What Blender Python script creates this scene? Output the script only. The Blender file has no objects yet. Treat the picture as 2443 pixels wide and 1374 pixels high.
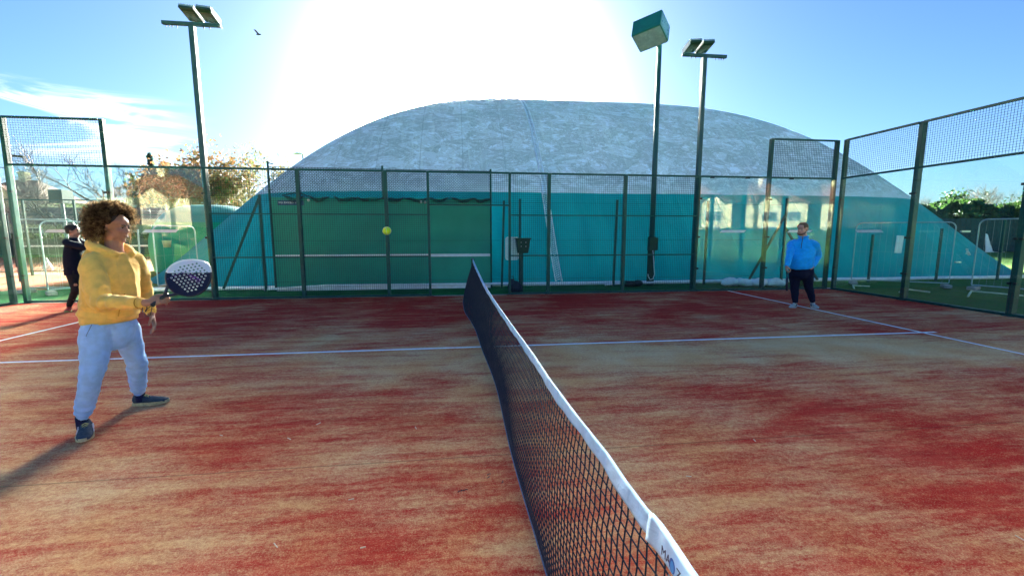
import bpy, bmesh, math, random
import numpy as np
from mathutils import Vector, Matrix, Quaternion

random.seed(7)
rng = np.random.default_rng(7)
S = bpy.context.scene
COL = S.collection
R = math.radians

# ------------------------------------------------------------------ camera
CAM = Vector((-0.310, -0.825, 1.564))
YAW, PITCH, FPX = 0.124993, -0.126909, 1031.26
_c, _s, _cp, _sp = math.cos(YAW), math.sin(YAW), math.cos(PITCH), math.sin(PITCH)
RT = Vector((_c, -_s, 0)); FW = Vector((_s*_cp, _c*_cp, _sp)); UP = Vector((-_s*_sp, -_c*_sp, _cp))
cd = bpy.data.cameras.new('camera'); cam = bpy.data.objects.new('camera', cd); COL.objects.link(cam)
cd.sensor_width = 36; cd.lens = FPX/2443*36; cd.clip_start = 0.05; cd.clip_end = 3000
M = Matrix((RT, UP, -FW)).transposed().to_4x4(); M.translation = CAM
cam.matrix_world = M
S.camera = cam

# ------------------------------------------------------------------ light and exposure
SUN_EL, SUN_AZ = 14.8, 1.2           # degrees; azimuth measured from +Y towards +X
S.view_settings.view_transform = 'Standard'; S.view_settings.look = 'None'
S.view_settings.gamma = 1; S.view_settings.use_curve_mapping = False
S.view_settings.exposure = 3.85
W = bpy.data.worlds.new('World'); S.world = W; W.use_nodes = True
nt = W.node_tree; nt.nodes.clear(); N = nt.nodes; L = nt.links
def wn(t, **k):
    n = N.new(t)
    for a, b in k.items(): setattr(n, a, b)
    return n
sky = wn('ShaderNodeTexSky', sky_type='NISHITA', sun_disc=False)
sky.sun_elevation = R(SUN_EL); sky.sun_rotation = R(SUN_AZ)
sky.air_density = 1.0; sky.dust_density = 0.6; sky.ozone_density = 2.0; sky.altitude = 0
sund = Vector((math.sin(R(SUN_AZ))*math.cos(R(SUN_EL)), math.cos(R(SUN_AZ))*math.cos(R(SUN_EL)), math.sin(R(SUN_EL))))
tc = wn('ShaderNodeTexCoord')
dot = wn('ShaderNodeVectorMath', operation='DOT_PRODUCT'); dot.inputs[1].default_value = sund
nrm = wn('ShaderNodeVectorMath', operation='NORMALIZE'); L.new(tc.outputs['Generated'], nrm.inputs[0]); L.new(nrm.outputs[0], dot.inputs[0])
def wm(op, a, b=None, clamp=False):
    n = wn('ShaderNodeMath', operation=op); n.use_clamp = clamp
    for i, q in enumerate((a, b)):
        if q is None: continue
        if isinstance(q, (int, float)): n.inputs[i].default_value = q
        else: L.new(q, n.inputs[i])
    return n.outputs[0]
mx = wm('MAXIMUM', dot.outputs['Value'], 0.0)
g1 = wm('MULTIPLY', wm('POWER', mx, 50.0), 2.3)
g2 = wm('MULTIPLY', wm('POWER', mx, 200.0), 1800.0)
g3 = wm('MULTIPLY', wm('POWER', mx, 13.0), .26)
gs = wm('ADD', wm('ADD', g1, g2), g3)
aur = wn('ShaderNodeVectorMath', operation='SCALE'); aur.inputs[0].default_value = (1.0, 0.94, 0.80); L.new(gs, aur.inputs['Scale'])
skyt = wn('ShaderNodeVectorMath', operation='MULTIPLY'); L.new(sky.outputs[0], skyt.inputs[0]); skyt.inputs[1].default_value = (0.066, 0.098, 0.148)
add = wn('ShaderNodeVectorMath', operation='ADD'); L.new(skyt.outputs[0], add.inputs[0]); L.new(aur.outputs[0], add.inputs[1])
# thin wisps of cloud low on the left
sx = wn('ShaderNodeSeparateXYZ'); L.new(nrm.outputs[0], sx.inputs[0])
mp = wn('ShaderNodeMapping'); mp.inputs['Rotation'].default_value = (0, R(-14), 0); mp.inputs['Scale'].default_value = (2.6, 2.6, 15.0)
L.new(nrm.outputs[0], mp.inputs[0])
nz = wn('ShaderNodeTexNoise'); nz.inputs['Scale'].default_value = 1.5; nz.inputs['Detail'].default_value = 7; nz.inputs['Roughness'].default_value = 0.55; nz.inputs['Distortion'].default_value = 0.9
L.new(mp.outputs[0], nz.inputs['Vector'])
def ramp(v, a, b):
    n = wn('ShaderNodeMapRange', interpolation_type='SMOOTHSTEP'); n.inputs[1].default_value = a; n.inputs[2].default_value = b
    L.new(v, n.inputs[0]); return n.outputs[0]
cl = ramp(nz.outputs[0], 0.53, 0.68)
mleft = ramp(wm('MULTIPLY', sx.outputs['X'], -1.0), 0.42, 0.60)
mlow = wm('MULTIPLY', ramp(sx.outputs['Z'], 0.10, 0.16), wm('SUBTRACT', 1.0, ramp(sx.outputs['Z'], 0.195, 0.235)))
msk = wm('MULTIPLY', wm('MULTIPLY', cl, mleft), mlow)
mixc = wn('ShaderNodeMix', data_type='RGBA'); L.new(msk, mixc.inputs[0]); L.new(add.outputs[0], mixc.inputs[6]); mixc.inputs[7].default_value = (1.6, 1.62, 1.65, 1)
bg = wn('ShaderNodeBackground'); bg.inputs['Strength'].default_value = 0.12
L.new(mixc.outputs[2], bg.inputs['Color'])
wo = wn('ShaderNodeOutputWorld'); L.new(bg.outputs[0], wo.inputs[0])
sl = bpy.data.lights.new('sun', 'SUN'); sl.energy = 2.0; sl.angle = R(0.5); sl.color = (1.0, 0.93, 0.82)
sun = bpy.data.objects.new('sun', sl); COL.objects.link(sun)
sun.rotation_euler = (-sund).to_track_quat('-Z', 'Y').to_euler(); sun.location = (0, 30, 40)
S.cycles.max_bounces = 8; S.cycles.transparent_max_bounces = 24
S.cycles.sample_clamp_indirect = 6

# ------------------------------------------------------------------ helpers
def A(u, v, y=None, z=None, x=None):
    """a photo direction met with a plane of the place"""
    d = FW + RT*((u-1221.5)/FPX) + UP*((687-v)/FPX)
    if y is not None: t = (y-CAM.y)/d.y
    elif z is not None: t = (z-CAM.z)/d.z
    else: t = (x-CAM.x)/d.x
    return CAM + d*t
def G(u, v): return A(u, v, z=0.0)

def tag(o, label=None, cat=None, group=None, kind=None):
    if label: o['label'] = label
    if cat: o['category'] = cat
    if group: o['group'] = group
    if kind: o['kind'] = kind
    return o
def empty(name, loc=(0, 0, 0), rz=0, label=None, cat=None, group=None):
    o = bpy.data.objects.new(name, None); COL.objects.link(o); o.location = loc; o.rotation_euler = (0, 0, rz)
    o.empty_display_size = 0.2
    return tag(o, label, cat, group)

class MB:
    """collects shapes for one mesh"""
    def __init__(s): s.v = []; s.f = []; s.mi = []
    def add(s, vs, fs, mi=0):
        b = len(s.v); s.v += [tuple(p) for p in vs]; s.f += [tuple(b+i for i in q) for q in fs]; s.mi += [mi]*len(fs)
    def box(s, c, d, m=None, mi=0):
        c = Vector(c); h = Vector(d)/2
        vs = [Vector((x, y, z)) for z in (-h.z, h.z) for y in (-h.y, h.y) for x in (-h.x, h.x)]
        if m is not None: vs = [m @ p for p in vs]
        s.add([c+p for p in vs], [(0, 2, 3, 1), (4, 5, 7, 6), (0, 1, 5, 4), (2, 6, 7, 3), (0, 4, 6, 2), (1, 3, 7, 5)], mi)
    def box2(s, a, b, mi=0):
        a = Vector(a); b = Vector(b); s.box((a+b)/2, (abs(b.x-a.x), abs(b.y-a.y), abs(b.z-a.z)), mi=mi)
    def bar(s, p, q, w, h=None, mi=0):
        """square bar between two points"""
        p = Vector(p); q = Vector(q); d = q-p; l = d.length
        if l < 1e-6: return
        s.box((p+q)/2, (w, h or w, l), d.to_track_quat('Z', 'Y').to_matrix(), mi)
    def tube(s, pts, rad, n=6, cap=True, mi=0):
        pts = [Vector(p) for p in pts]; k = len(pts)
        if not hasattr(rad, '__len__'): rad = [rad]*k
        t0 = (pts[1]-pts[0]).normalized(); ref = Vector((0, 0, 1)) if abs(t0.z) < .9 else Vector((1, 0, 0))
        u = t0.cross(ref).normalized(); vs = []
        for i, p in enumerate(pts):
            t = (pts[min(i+1, k-1)]-pts[max(i-1, 0)]).normalized()
            u = (u - t*u.dot(t))
            u = u.normalized() if u.length > 1e-6 else t.orthogonal().normalized()
            w = t.cross(u)
            for j in range(n):
                a = 2*math.pi*j/n; vs.append(p+(u*math.cos(a)+w*math.sin(a))*rad[i])
        fs = [(i*n+j, i*n+(j+1) % n, (i+1)*n+(j+1) % n, (i+1)*n+j) for i in range(k-1) for j in range(n)]
        if cap: fs += [tuple(range(n))[::-1], tuple((k-1)*n+j for j in range(n))]
        s.add(vs, fs, mi)
    def lathe(s, c, prof, n=16, m=None, mi=0):
        c = Vector(c); vs = []
        for (r, z) in prof:
            for j in range(n):
                a = 2*math.pi*j/n; p = Vector((r*math.cos(a), r*math.sin(a), z)); vs.append(c+(m @ p if m is not None else p))
        k = len(prof)
        s.add(vs, [(i*n+j, i*n+(j+1) % n, (i+1)*n+(j+1) % n, (i+1)*n+j) for i in range(k-1) for j in range(n)], mi)
    def blob(s, c, r, m=None, n=12, k=8, mi=0):
        c = Vector(c); r = Vector(r) if hasattr(r, '__len__') else Vector((r, r, r)); vs = []
        for i in range(k+1):
            th = math.pi*i/k
            for j in range(n):
                a = 2*math.pi*j/n; p = Vector((r.x*math.sin(th)*math.cos(a), r.y*math.sin(th)*math.sin(a), r.z*math.cos(th)))
                vs.append(c+(m @ p if m is not None else p))
        s.add(vs, [(i*n+j, (i+1)*n+j, (i+1)*n+(j+1) % n, i*n+(j+1) % n) for i in range(k) for j in range(n)], mi)
    def mesh(s, name, mats, smooth=False):
        me = bpy.data.meshes.new(name); me.from_pydata(s.v, [], s.f)
        for m in (mats if isinstance(mats, (list, tuple)) else [mats]): me.materials.append(m)
        if max(s.mi or [0]) > 0: me.polygons.foreach_set('material_index', s.mi)
        if smooth: me.polygons.foreach_set('use_smooth', [True]*len(me.polygons))
        me.update(); return me
    def build(s, name, mats, parent=None, smooth=False, loc=None, fix=False):
        me = s.mesh(name, mats, smooth)
        if fix:
            b = bmesh.new(); b.from_mesh(me); bmesh.ops.remove_doubles(b, verts=b.verts, dist=1e-5); bmesh.ops.recalc_face_normals(b, faces=b.faces); b.to_mesh(me); b.free()
        return put(name, me, parent, loc)
def put(name, me, parent=None, loc=None):
    o = bpy.data.objects.new(name, me); COL.objects.link(o)
    if parent is not None:
        o.parent = parent
    if loc is not None: o.location = loc
    return o
def loc_to(mb, org, rz=0):
    """shift collected vertices from world into the frame of a thing at org"""
    m = Matrix.Rotation(-rz, 3, 'Z'); org = Vector(org)
    mb.v = [tuple(m @ (Vector(p)-org)) for p in mb.v]; return mb
def bevel(o, w=0.004, seg=2):
    m = o.modifiers.new('bevel', 'BEVEL'); m.width = w; m.segments = seg; m.limit_method = 'ANGLE'; return o
def copy_tree(o, parent=None):
    c = o.copy(); COL.objects.link(c); c.parent = parent
    for ch in list(o.children): copy_tree(ch, c)
    return c

# ------------------------------------------------------------------ materials
class NT:
    def __init__(s, name):
        s.m = bpy.data.materials.new(name); s.m.use_nodes = True; s.t = s.m.node_tree; s.t.nodes.clear()
        s.out = s.t.nodes.new('ShaderNodeOutputMaterial'); s.tc = None
    def n(s, t, **k):
        q = s.t.nodes.new(t)
        for a, b in k.items(): setattr(q, a, b)
        return q
    def l(s, a, b): s.t.links.new(a, b)
    def coord(s, scale=(1, 1, 1), rot=(0, 0, 0), world=True, loc=(0, 0, 0)):
        m = s.n('ShaderNodeMapping'); m.inputs['Scale'].default_value = scale; m.inputs['Rotation'].default_value = rot; m.inputs['Location'].default_value = loc
        if world: g = s.n('ShaderNodeNewGeometry'); s.l(g.outputs['Position'], m.inputs[0])
        else: g = s.n('ShaderNodeTexCoord'); s.l(g.outputs['Object'], m.inputs[0])
        return m.outputs[0]
    def noise(s, vec, scale, detail=4, rough=0.5, dist=0.0):
        q = s.n('ShaderNodeTexNoise'); q.inputs['Scale'].default_value = scale; q.inputs['Detail'].default_value = detail
        q.inputs['Roughness'].default_value = rough; q.inputs['Distortion'].default_value = dist; s.l(vec, q.inputs['Vector']); return q.outputs[0]
    def rng(s, v, a, b, c=0.0, d=1.0, smooth=True):
        q = s.n('ShaderNodeMapRange'); q.interpolation_type = 'SMOOTHSTEP' if smooth else 'LINEAR'
        for i, x in enumerate((a, b, c, d)): q.inputs[i+1].default_value = x
        s.l(v, q.inputs[0]); return q.outputs[0]
    def math(s, op, a, b=None, clamp=False):
        q = s.n('ShaderNodeMath', operation=op); q.use_clamp = clamp
        for i, x in enumerate((a, b)):
            if x is None: continue
            if isinstance(x, (int, float)): q.inputs[i].default_value = x
            else: s.l(x, q.inputs[i])
        return q.outputs[0]
    def mix(s, f, a, b, mode='MIX'):
        q = s.n('ShaderNodeMix', data_type='RGBA', blend_type=mode)
        for i, x in ((0, f), (6, a), (7, b)):
            if isinstance(x, (int, float)): q.inputs[i].default_value = x
            elif isinstance(x, tuple): q.inputs[i].default_value = x if len(x) == 4 else x+(1,)
            else: s.l(x, q.inputs[i])
        return q.outputs[2]
    def bump(s, h, strength=0.3, dist=0.01):
        q = s.n('ShaderNodeBump'); q.inputs['Strength'].default_value = strength; q.inputs['Distance'].default_value = dist
        s.l(h, q.inputs['Height']); return q.outputs[0]
    def bsdf(s, col, rough=0.6, metal=0.0, normal=None, spec=0.5, **k):
        q = s.n('ShaderNodeBsdfPrincipled')
        for name, x in (('Base Color', col), ('Roughness', rough), ('Metallic', metal), ('Specular IOR Level', spec), *k.items()):
            if isinstance(x, tuple): q.inputs[name].default_value = x if (len(x) == 4 or 'Radius' in name) else x+(1,)
            elif isinstance(x, (int, float)): q.inputs[name].default_value = x
            else: s.l(x, q.inputs[name])
        if normal is not None: s.l(normal, q.inputs['Normal'])
        return q.outputs[0]
    def done(s, sh): s.l(sh, s.out.inputs[0]); return s.m

def simple(name, col, rough=0.6, metal=0.0, var=0.15, scale=6.0, bump=0.0, bscale=60.0, spec=0.5, bdist=0.004):
    t = NT(name); v = t.coord(world=False)
    n1 = t.noise(v, scale, 5, .6)
    c = t.mix(t.rng(n1, .3, .7), tuple(x*(1-var) for x in col), tuple(min(1, x*(1+var)) for x in col))
    nb = t.bump(t.noise(v, bscale, 3, .5), bump, bdist) if bump else None
    r = t.rng(t.noise(v, scale*2.3, 3), .3, .7, rough*.85, min(1, rough*1.15))
    return t.done(t.bsdf(c, r, metal, nb, spec))

def court_mat():
    t = NT('sanded red court carpet')
    v = t.coord()
    big = t.noise(t.coord((0.42, 0.62, 1), (0, 0, R(12))), 1.0, 7, .60, .6)
    st = t.noise(t.coord((.8, 6.0, 1), (0, 0, R(3))), 1.0, 8, .72, .5)
    st2 = t.noise(t.coord((1.2, 5.5, 1), (0, 0, R(-40)), loc=(5, 3, 0)), 1.1, 6, .66, .4)
    fine = t.noise(t.coord((11, 24, 14)), 1.0, 5, .80)
    mid = t.noise(v, 34.0, 5, .85)
    grain = t.noise(v, 120.0, 3, .85)
    grain2 = t.noise(t.coord((1, 1.6, 1)), 300.0, 2, .8)
    xy = t.n('ShaderNodeSeparateXYZ'); t.l(v, xy.inputs[0])
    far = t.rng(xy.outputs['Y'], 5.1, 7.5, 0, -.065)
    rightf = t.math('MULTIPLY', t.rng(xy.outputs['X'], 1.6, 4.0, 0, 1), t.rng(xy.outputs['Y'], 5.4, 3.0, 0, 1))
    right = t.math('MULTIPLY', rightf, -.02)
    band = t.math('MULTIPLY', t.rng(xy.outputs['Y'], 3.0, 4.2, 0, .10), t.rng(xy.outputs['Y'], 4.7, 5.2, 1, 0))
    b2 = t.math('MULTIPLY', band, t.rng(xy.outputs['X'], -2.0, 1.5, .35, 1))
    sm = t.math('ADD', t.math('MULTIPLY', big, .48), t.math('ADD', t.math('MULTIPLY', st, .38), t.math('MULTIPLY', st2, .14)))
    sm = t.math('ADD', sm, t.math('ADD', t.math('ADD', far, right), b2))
    sm = t.math('ADD', sm, t.math('MULTIPLY', t.math('SUBTRACT', fine, .5), .24))
    sm = t.math('ADD', sm, t.math('MULTIPLY', t.math('SUBTRACT', mid, .5), .22))
    sm = t.math('ADD', sm, t.math('MULTIPLY', t.math('SUBTRACT', grain, .5), .30))
    sand = t.rng(sm, .385, .64)
    red = t.mix(t.rng(t.noise(v, .8, 4), .35, .65), (.60, .014, .010), (.66, .060, .036))
    red = t.mix(t.rng(t.noise(t.coord((3, 8, 5)), 1.0, 6, .7), .35, .7), red, (.46, .012, .010))
    sd = t.mix(t.rng(t.noise(v, 1.7, 4), .3, .7), (.88, .52, .21), (.92, .69, .34))
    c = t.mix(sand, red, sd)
    c = t.mix(t.math('MULTIPLY', t.rng(grain2, .48, .60), .42), c, (.30, .05, .02))
    c = t.mix(t.math('MULTIPLY', t.rng(mid, .58, .42), .22), c, (.40, .04, .02))
    c = t.mix(t.math('MULTIPLY', t.rng(grain, .57, .68), .42), c, (.92, .64, .34))
    se = t.math('ABSOLUTE', t.math('SUBTRACT', t.math('ADD', xy.outputs['Y'], t.math('MULTIPLY', t.noise(v, 1.4, 2), .02)), 2.07))
    sx_ = t.math('ABSOLUTE', t.math('SUBTRACT', t.math('ADD', xy.outputs['Y'], t.math('MULTIPLY', t.noise(v, 1.9, 2), .02)), 6.05))
    seam = t.math('MAXIMUM', t.rng(se, .003, .009, .42, 0), t.rng(sx_, .003, .010, .3, 0))
    c = t.mix(seam, c, (.10, .02, .012))
    h = t.math('ADD', t.math('MULTIPLY', grain, .8), t.math('ADD', t.math('MULTIPLY', mid, .8), t.math('MULTIPLY', grain2, .4)))
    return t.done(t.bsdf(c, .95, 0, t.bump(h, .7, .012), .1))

def clay_mat():
    t = NT('orange clay'); v = t.coord()
    n1 = t.noise(t.coord((.25, 1.4, 1)), 1, 6, .6, .4)
    c = t.mix(t.rng(n1, .3, .7), (.30, .085, .035), (.40, .14, .06))
    c = t.mix(t.rng(t.noise(v, 30, 3), .4, .7), c, (.26, .07, .03))
    return t.done(t.bsdf(c, .95, 0, t.bump(t.noise(v, 80, 3), .3, .006), .1))
def grass_mat():
    t = NT('lawn'); v = t.coord()
    c = t.mix(t.rng(t.noise(v, .35, 5), .35, .65), (.06, .18, .025), (.14, .25, .035))
    c = t.mix(t.rng(t.noise(v, 26, 4, .7), .35, .7), c, (.045, .12, .016))
    c = t.mix(t.rng(t.noise(t.coord((1, 3, 1)), 2.1, 5, .6), .56, .72), c, (.13, .10, .045))
    return t.done(t.bsdf(c, .9, 0, t.bump(t.noise(v, 45, 4, .7), .8, .03), .15))
def turf_mat():
    t = NT('green artificial turf'); v = t.coord()
    c = t.mix(t.rng(t.noise(v, 1.3, 5, .6), .35, .65), (.012, .13, .035), (.03, .20, .05))
    c = t.mix(t.rng(t.noise(v, 120, 3, .7), .4, .7), c, (.01, .08, .025))
    return t.done(t.bsdf(c, .9, 0, t.bump(t.noise(v, 150, 3), .4, .01), .1))

def dome_mat():
    t = NT('dome membrane'); v = t.coord()
    xyz = t.n('ShaderNodeSeparateXYZ'); t.l(v, xyz.inputs[0])
    # white roof membrane with grey algae and water marks
    d1 = t.noise(t.coord((.75, .5, 1.7), (0, R(32), 0)), 1.0, 9, .70, 1.2)
    d2 = t.noise(t.coord((1.9, .7, 4.6), (0, R(-24), R(20))), 1.0, 8, .7, 1.7)
    d3 = t.noise(v, .22, 3, .5)
    vein = t.rng(t.math('ABSOLUTE', t.math('SUBTRACT', d2, .5)), .0, .05, 1, 0)
    vein2 = t.rng(t.math('ABSOLUTE', t.math('SUBTRACT', d1, .52)), .0, .045, 1, 0)
    dirt = t.math('MULTIPLY', t.math('ADD', t.rng(d1, .46, .60), t.rng(d2, .49, .58)), .5)
    w = t.mix(t.math('MULTIPLY', dirt, t.rng(d3, .3, .62, .45, 1)), (.60, .70, .90), (.34, .42, .56))
    w = t.mix(t.math('MULTIPLY', t.math('MAXIMUM', vein, vein2), .60), w, (.18, .22, .29))
    streak = t.noise(t.coord((4.5, .5, .5), (0, R(30), 0)), 1.0, 6, .7, .8)
    w = t.mix(t.math('MULTIPLY', t.rng(streak, .52, .68), .40), w, (.62, .70, .80))
    px = t.math('ABSOLUTE', t.math('SUBTRACT', t.math('FRACT', t.math('MULTIPLY', t.math('ADD', xyz.outputs['X'], 40.35), 1/1.52)), .5))
    seam = t.rng(px, .0, .020, 1, 0)
    w = t.mix(t.math('MULTIPLY', seam, t.rng(xyz.outputs['X'], .5, 3.5, .50, .16)), w, (.20, .27, .38))
    teal = t.mix(t.rng(t.noise(t.coord((1.2, .4, .25)), 1.0, 4, .5), .3, .7), (.000, .25, .30), (.004, .32, .37))
    zb = t.math('ADD', xyz.outputs['Z'], t.math('MULTIPLY', t.noise(t.coord((.3, 0, 0)), 1, 2), .10))
    f = t.rng(zb, 2.985, 3.015)
    c = t.mix(f, teal, w)
    pale = t.math('MULTIPLY', t.rng(zb, 2.98, 3.5, 1, 0), f)
    c = t.mix(t.math('MULTIPLY', pale, .5), c, (.58, .66, .76))
    hw = t.noise(t.coord((1.1, .5, .22)), 1.0, 3, .5, .3)
    h = t.math('ADD', t.math('MULTIPLY', hw, 1.6), t.math('ADD', t.math('MULTIPLY', d2, .35), t.math('MULTIPLY', seam, .15)))
    tr = t.n('ShaderNodeBsdfTranslucent'); t.l(c, tr.inputs[0])
    b = t.bsdf(c, t.rng(d1, .3, .7, .38, .6), 0, t.bump(h, .5, .16), .35)
    m_ = t.n('ShaderNodeMixShader'); m_.inputs[0].default_value = .48; t.l(b, m_.inputs[1]); t.l(tr.outputs[0], m_.inputs[2])
    return t.done(m_.outputs[0])

def glass_mat():
    t = NT('tempered glass')
    tr = t.n('ShaderNodeBsdfTransparent'); tr.inputs[0].default_value = (.90, .965, .945, 1)
    gl = t.n('ShaderNodeBsdfGlossy'); gl.inputs['Roughness'].default_value = 0.0; gl.inputs['Color'].default_value = (1, .98, .9, 1)
    g = t.n('ShaderNodeNewGeometry'); dp = t.n('ShaderNodeVectorMath', operation='DOT_PRODUCT'); t.l(g.outputs['Incoming'], dp.inputs[0]); t.l(g.outputs['Normal'], dp.inputs[1])
    cs = t.math('SUBTRACT', 1.0, t.math('ABSOLUTE', dp.outputs['Value']), True)
    fr = t.math('ADD', t.math('MULTIPLY', t.math('POWER', cs, 5.0), .95), .038)
    dirt = t.n('ShaderNodeBsdfDiffuse'); dirt.inputs[0].default_value = (.6, .68, .66, 1)
    m1 = t.n('ShaderNodeMixShader'); t.l(t.rng(t.noise(t.coord((1.5, 1.5, .6)), 2.0, 5, .7), .45, .8, .01, .05), m1.inputs[0]); t.l(tr.outputs[0], m1.inputs[1]); t.l(dirt.outputs[0], m1.inputs[2])
    m2 = t.n('ShaderNodeMixShader'); t.l(fr, m2.inputs[0]); t.l(m1.outputs[0], m2.inputs[1]); t.l(gl.outputs[0], m2.inputs[2])
    return t.done(m2.outputs[0])

def fabric(name, col, wr=0.35, scale=9.0, rough=.85, sheen=.0, stretch=(1, 1, 1.6), weave=900):
    t = NT(name); v = t.coord(world=False)
    a = t.noise(t.coord(stretch, world=False), scale, 3, .5, .8)
    b = t.noise(v, weave*.35, 2, .5)
    c = t.mix(t.rng(t.noise(v, 18, 4), .3, .7), tuple(x*.90 for x in col), tuple(min(1, x*1.08) for x in col))
    c = t.mix(t.rng(b, .3, .7), c, t.mix(.85, c, (0, 0, 0)) if False else c)
    h = t.math('ADD', t.math('MULTIPLY', a, 1.0), t.math('MULTIPLY', b, .03))
    return t.done(t.bsdf(c, rough, 0, t.bump(h, wr, .03), .2, **({'Sheen Weight': sheen} if sheen else {})))

MT = {}
MT['court'] = court_mat(); MT['clay'] = clay_mat(); MT['grass'] = grass_mat(); MT['turf'] = turf_mat()
MT['dome'] = dome_mat(); MT['glass'] = glass_mat()
MT['frame'] = simple('dark green powder coat', (.006, .062, .050), .45, 0, .2, 3, .08, 40, .35)
MT['wire'] = simple('green coated wire', (.004, .030, .028), .7)
MT['pole'] = simple('green grey painted steel', (.014, .075, .078), .45, .0, .15, 2)
MT['steel'] = simple('galvanised steel', (.50, .53, .55), .35, .8, .12, 20)
MT['pipe'] = simple('dull galvanised pipe', (.42, .50, .52), .45, .3, .12, 12)
MT['white'] = simple('white paint', (.80, .80, .78), .6, 0, .05, 10)
MT['line'] = simple('worn white court line', (.92, .90, .86), .9, 0, .12, 9, .3, 200)
MT['black'] = simple('black plastic', (.012, .013, .016), .45)
MT['net'] = simple('navy black net twine', (.006, .010, .026), .8)
MT['tape'] = fabric('white net tape', (.42, .66, .90), .22, 22, .7, stretch=(1, .8, 1))
MT['concrete'] = simple('concrete kerb', (.42, .38, .33), .9, 0, .2, 8, .4, 60)
MT['wallgreen'] = simple('green practice board', (.002, .26, .17), .55, 0, .12, .8, .05, 20)
MT['dkgreen'] = simple('dark green plastic', (.006, .045, .022), .5)
MT['sack'] = simple('white woven sack', (.84, .86, .86), .8, 0, .1, 6, .5, 14, bdist=.03)
MT['clip'] = simple('dark metal clip', (.02, .03, .03), .4, .6)
def wloc(o):
    p = Vector((0, 0, 0))
    while o is not None: p += o.location; o = o.parent
    return p
def pb(mb, name, mat, parent=None, smooth=False, fix=False):
    """build world-placed shapes as a part of parent"""
    if parent is not None: loc_to(mb, wloc(parent))
    return mb.build(name, mat, parent, smooth, None, fix)
def thing(name, loc, label, cat, group=None): return empty(name, loc, 0, label, cat, group)

# ================================================================== the setting
def sheet(name, x0, x1, y0, y1, z, mat, nx=1, ny=1):
    m = MB(); vs = [(x0+(x1-x0)*i/nx, y0+(y1-y0)*j/ny, z) for j in range(ny+1) for i in range(nx+1)]
    m.add(vs, [(j*(nx+1)+i, j*(nx+1)+i+1, (j+1)*(nx+1)+i+1, (j+1)*(nx+1)+i) for j in range(ny) for i in range(nx)])
    return tag(m.build(name, mat), kind='structure')
sheet('ground', -900, 900, -900, 900, -.030, MT['grass'])
sheet('padel_court_floor', -10.0, 10.0, -3.0, 10.0, 0.0, MT['court'])
sheet('clay_court_ground', -62, -11.4, 4.0, 31.0, -.018, MT['clay'])
sheet('green_turf_strip', -11.3, 10.02, 10.13, 12.4, -.008, MT['turf'])
sheet('green_turf_margin', -12.6, -10.13, 4.0, 12.6, -.012, MT['turf'])
k = MB(); k.box2((10.0, -3, -.1), (10.30, 10.30, -.004)); k.box2((-10.0, 10.0, -.1), (10.0, 10.13, -.004)); k.box2((-10.2, -3, -.1), (-10.0, 10.13, -.004))
tag(k.build('concrete_kerb', MT['concrete']), kind='structure')
m = MB()
def line(p, q, w=.062):
    p = Vector(p); q = Vector(q); d = (q-p).normalized(); n = Vector((-d.y, d.x, 0))*w/2
    m.add([p-n, q-n, q+n, p+n], [(0, 1, 2, 3)])
LZ = .004
line((-7.05, 5, LZ), (7.20, 5, LZ)); 
line((6.95, 0.0, LZ+.001), (6.95, 9.98, LZ+.001)); line((-6.95, 0.0, LZ+.001), (-6.95, 9.98, LZ+.001))
tag(m.build('court_line_markings', MT['line']), kind='structure')
m = MB()
for (p, q) in (((-60, 13.5), (-15.5, 13.5)), ((-17, 12), (-17, 26)), ((-60, 24.5), (-17, 24.5)), ((-25, 14.9), (-25, 23.1)), ((-60, 16.2), (-13, 18.2)), ((-60, 21.0), (-18, 21.0))):
    line((p[0], p[1], -.012), (q[0], q[1], -.012), .06)
tag(m.build('clay_court_line_markings', MT['line']), kind='structure')

# ================================================================== air dome
DX0, DX1, DW, DH, DN, DM, DK = -11.76, 24.05, 30.13, 8.594, 5.197, 3.124, .8044
def dome_pt(r, th, off=0.0):
    a = (DX1-DX0)/2; b = DW/2; c = math.cos(th); s = math.sin(th)
    ex = math.copysign(abs(c)**(2/DN), c); ey = math.copysign(abs(s)**(2/DN), s)
    return Vector(((DX0+DX1)/2+(a+off)*r*ex, 11.8+b+(b+off)*r*ey, (DH+off)*max(0, 1-r**DM)**(1/DK)))
def dome_z(x, y):
    a = (DX1-DX0)/2; b = DW/2
    r = (abs((x-(DX0+DX1)/2)/a)**DN+abs((y-11.8-b)/b)**DN)**(1/DN)
    return DH*max(0, 1-r**DM)**(1/DK), r
def dome_front(x, z, off=0.0):
    """point of the near face of the dome at x and height z"""
    lo, hi = 11.8, 11.8+DW/2
    for _ in range(40):
        y = (lo+hi)/2
        if dome_z(x, y)[0] > z: hi = y
        else: lo = y
    return Vector((x, lo-off, z))
dome = thing('air_dome', (6.15, 27, 0), 'huge inflated sports dome with stained white roof and teal lower skirt behind the court', 'air dome')
mb = MB(); nr, nth = 90, 400
rs = [(i/nr) for i in range(nr+1)]
vs = []
for i, r in enumerate(rs):
    r2 = r if r < .7 else .7+.3*(1-max(0.0, 1-(r-.7)/.3)**1.3)
    for j in range(nth):
        th = 2*math.pi*j/nth
        # even out the spacing along the squarish plan
        th2 = th
        vs.append(dome_pt(r2, th2))
fs = [(i*nth+j, (i+1)*nth+j, (i+1)*nth+(j+1) % nth, i*nth+(j+1) % nth) for i in range(nr) for j in range(nth)]
mb.add(vs, fs); env = pb(mb, 'membrane', MT['dome'], dome, True)
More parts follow.
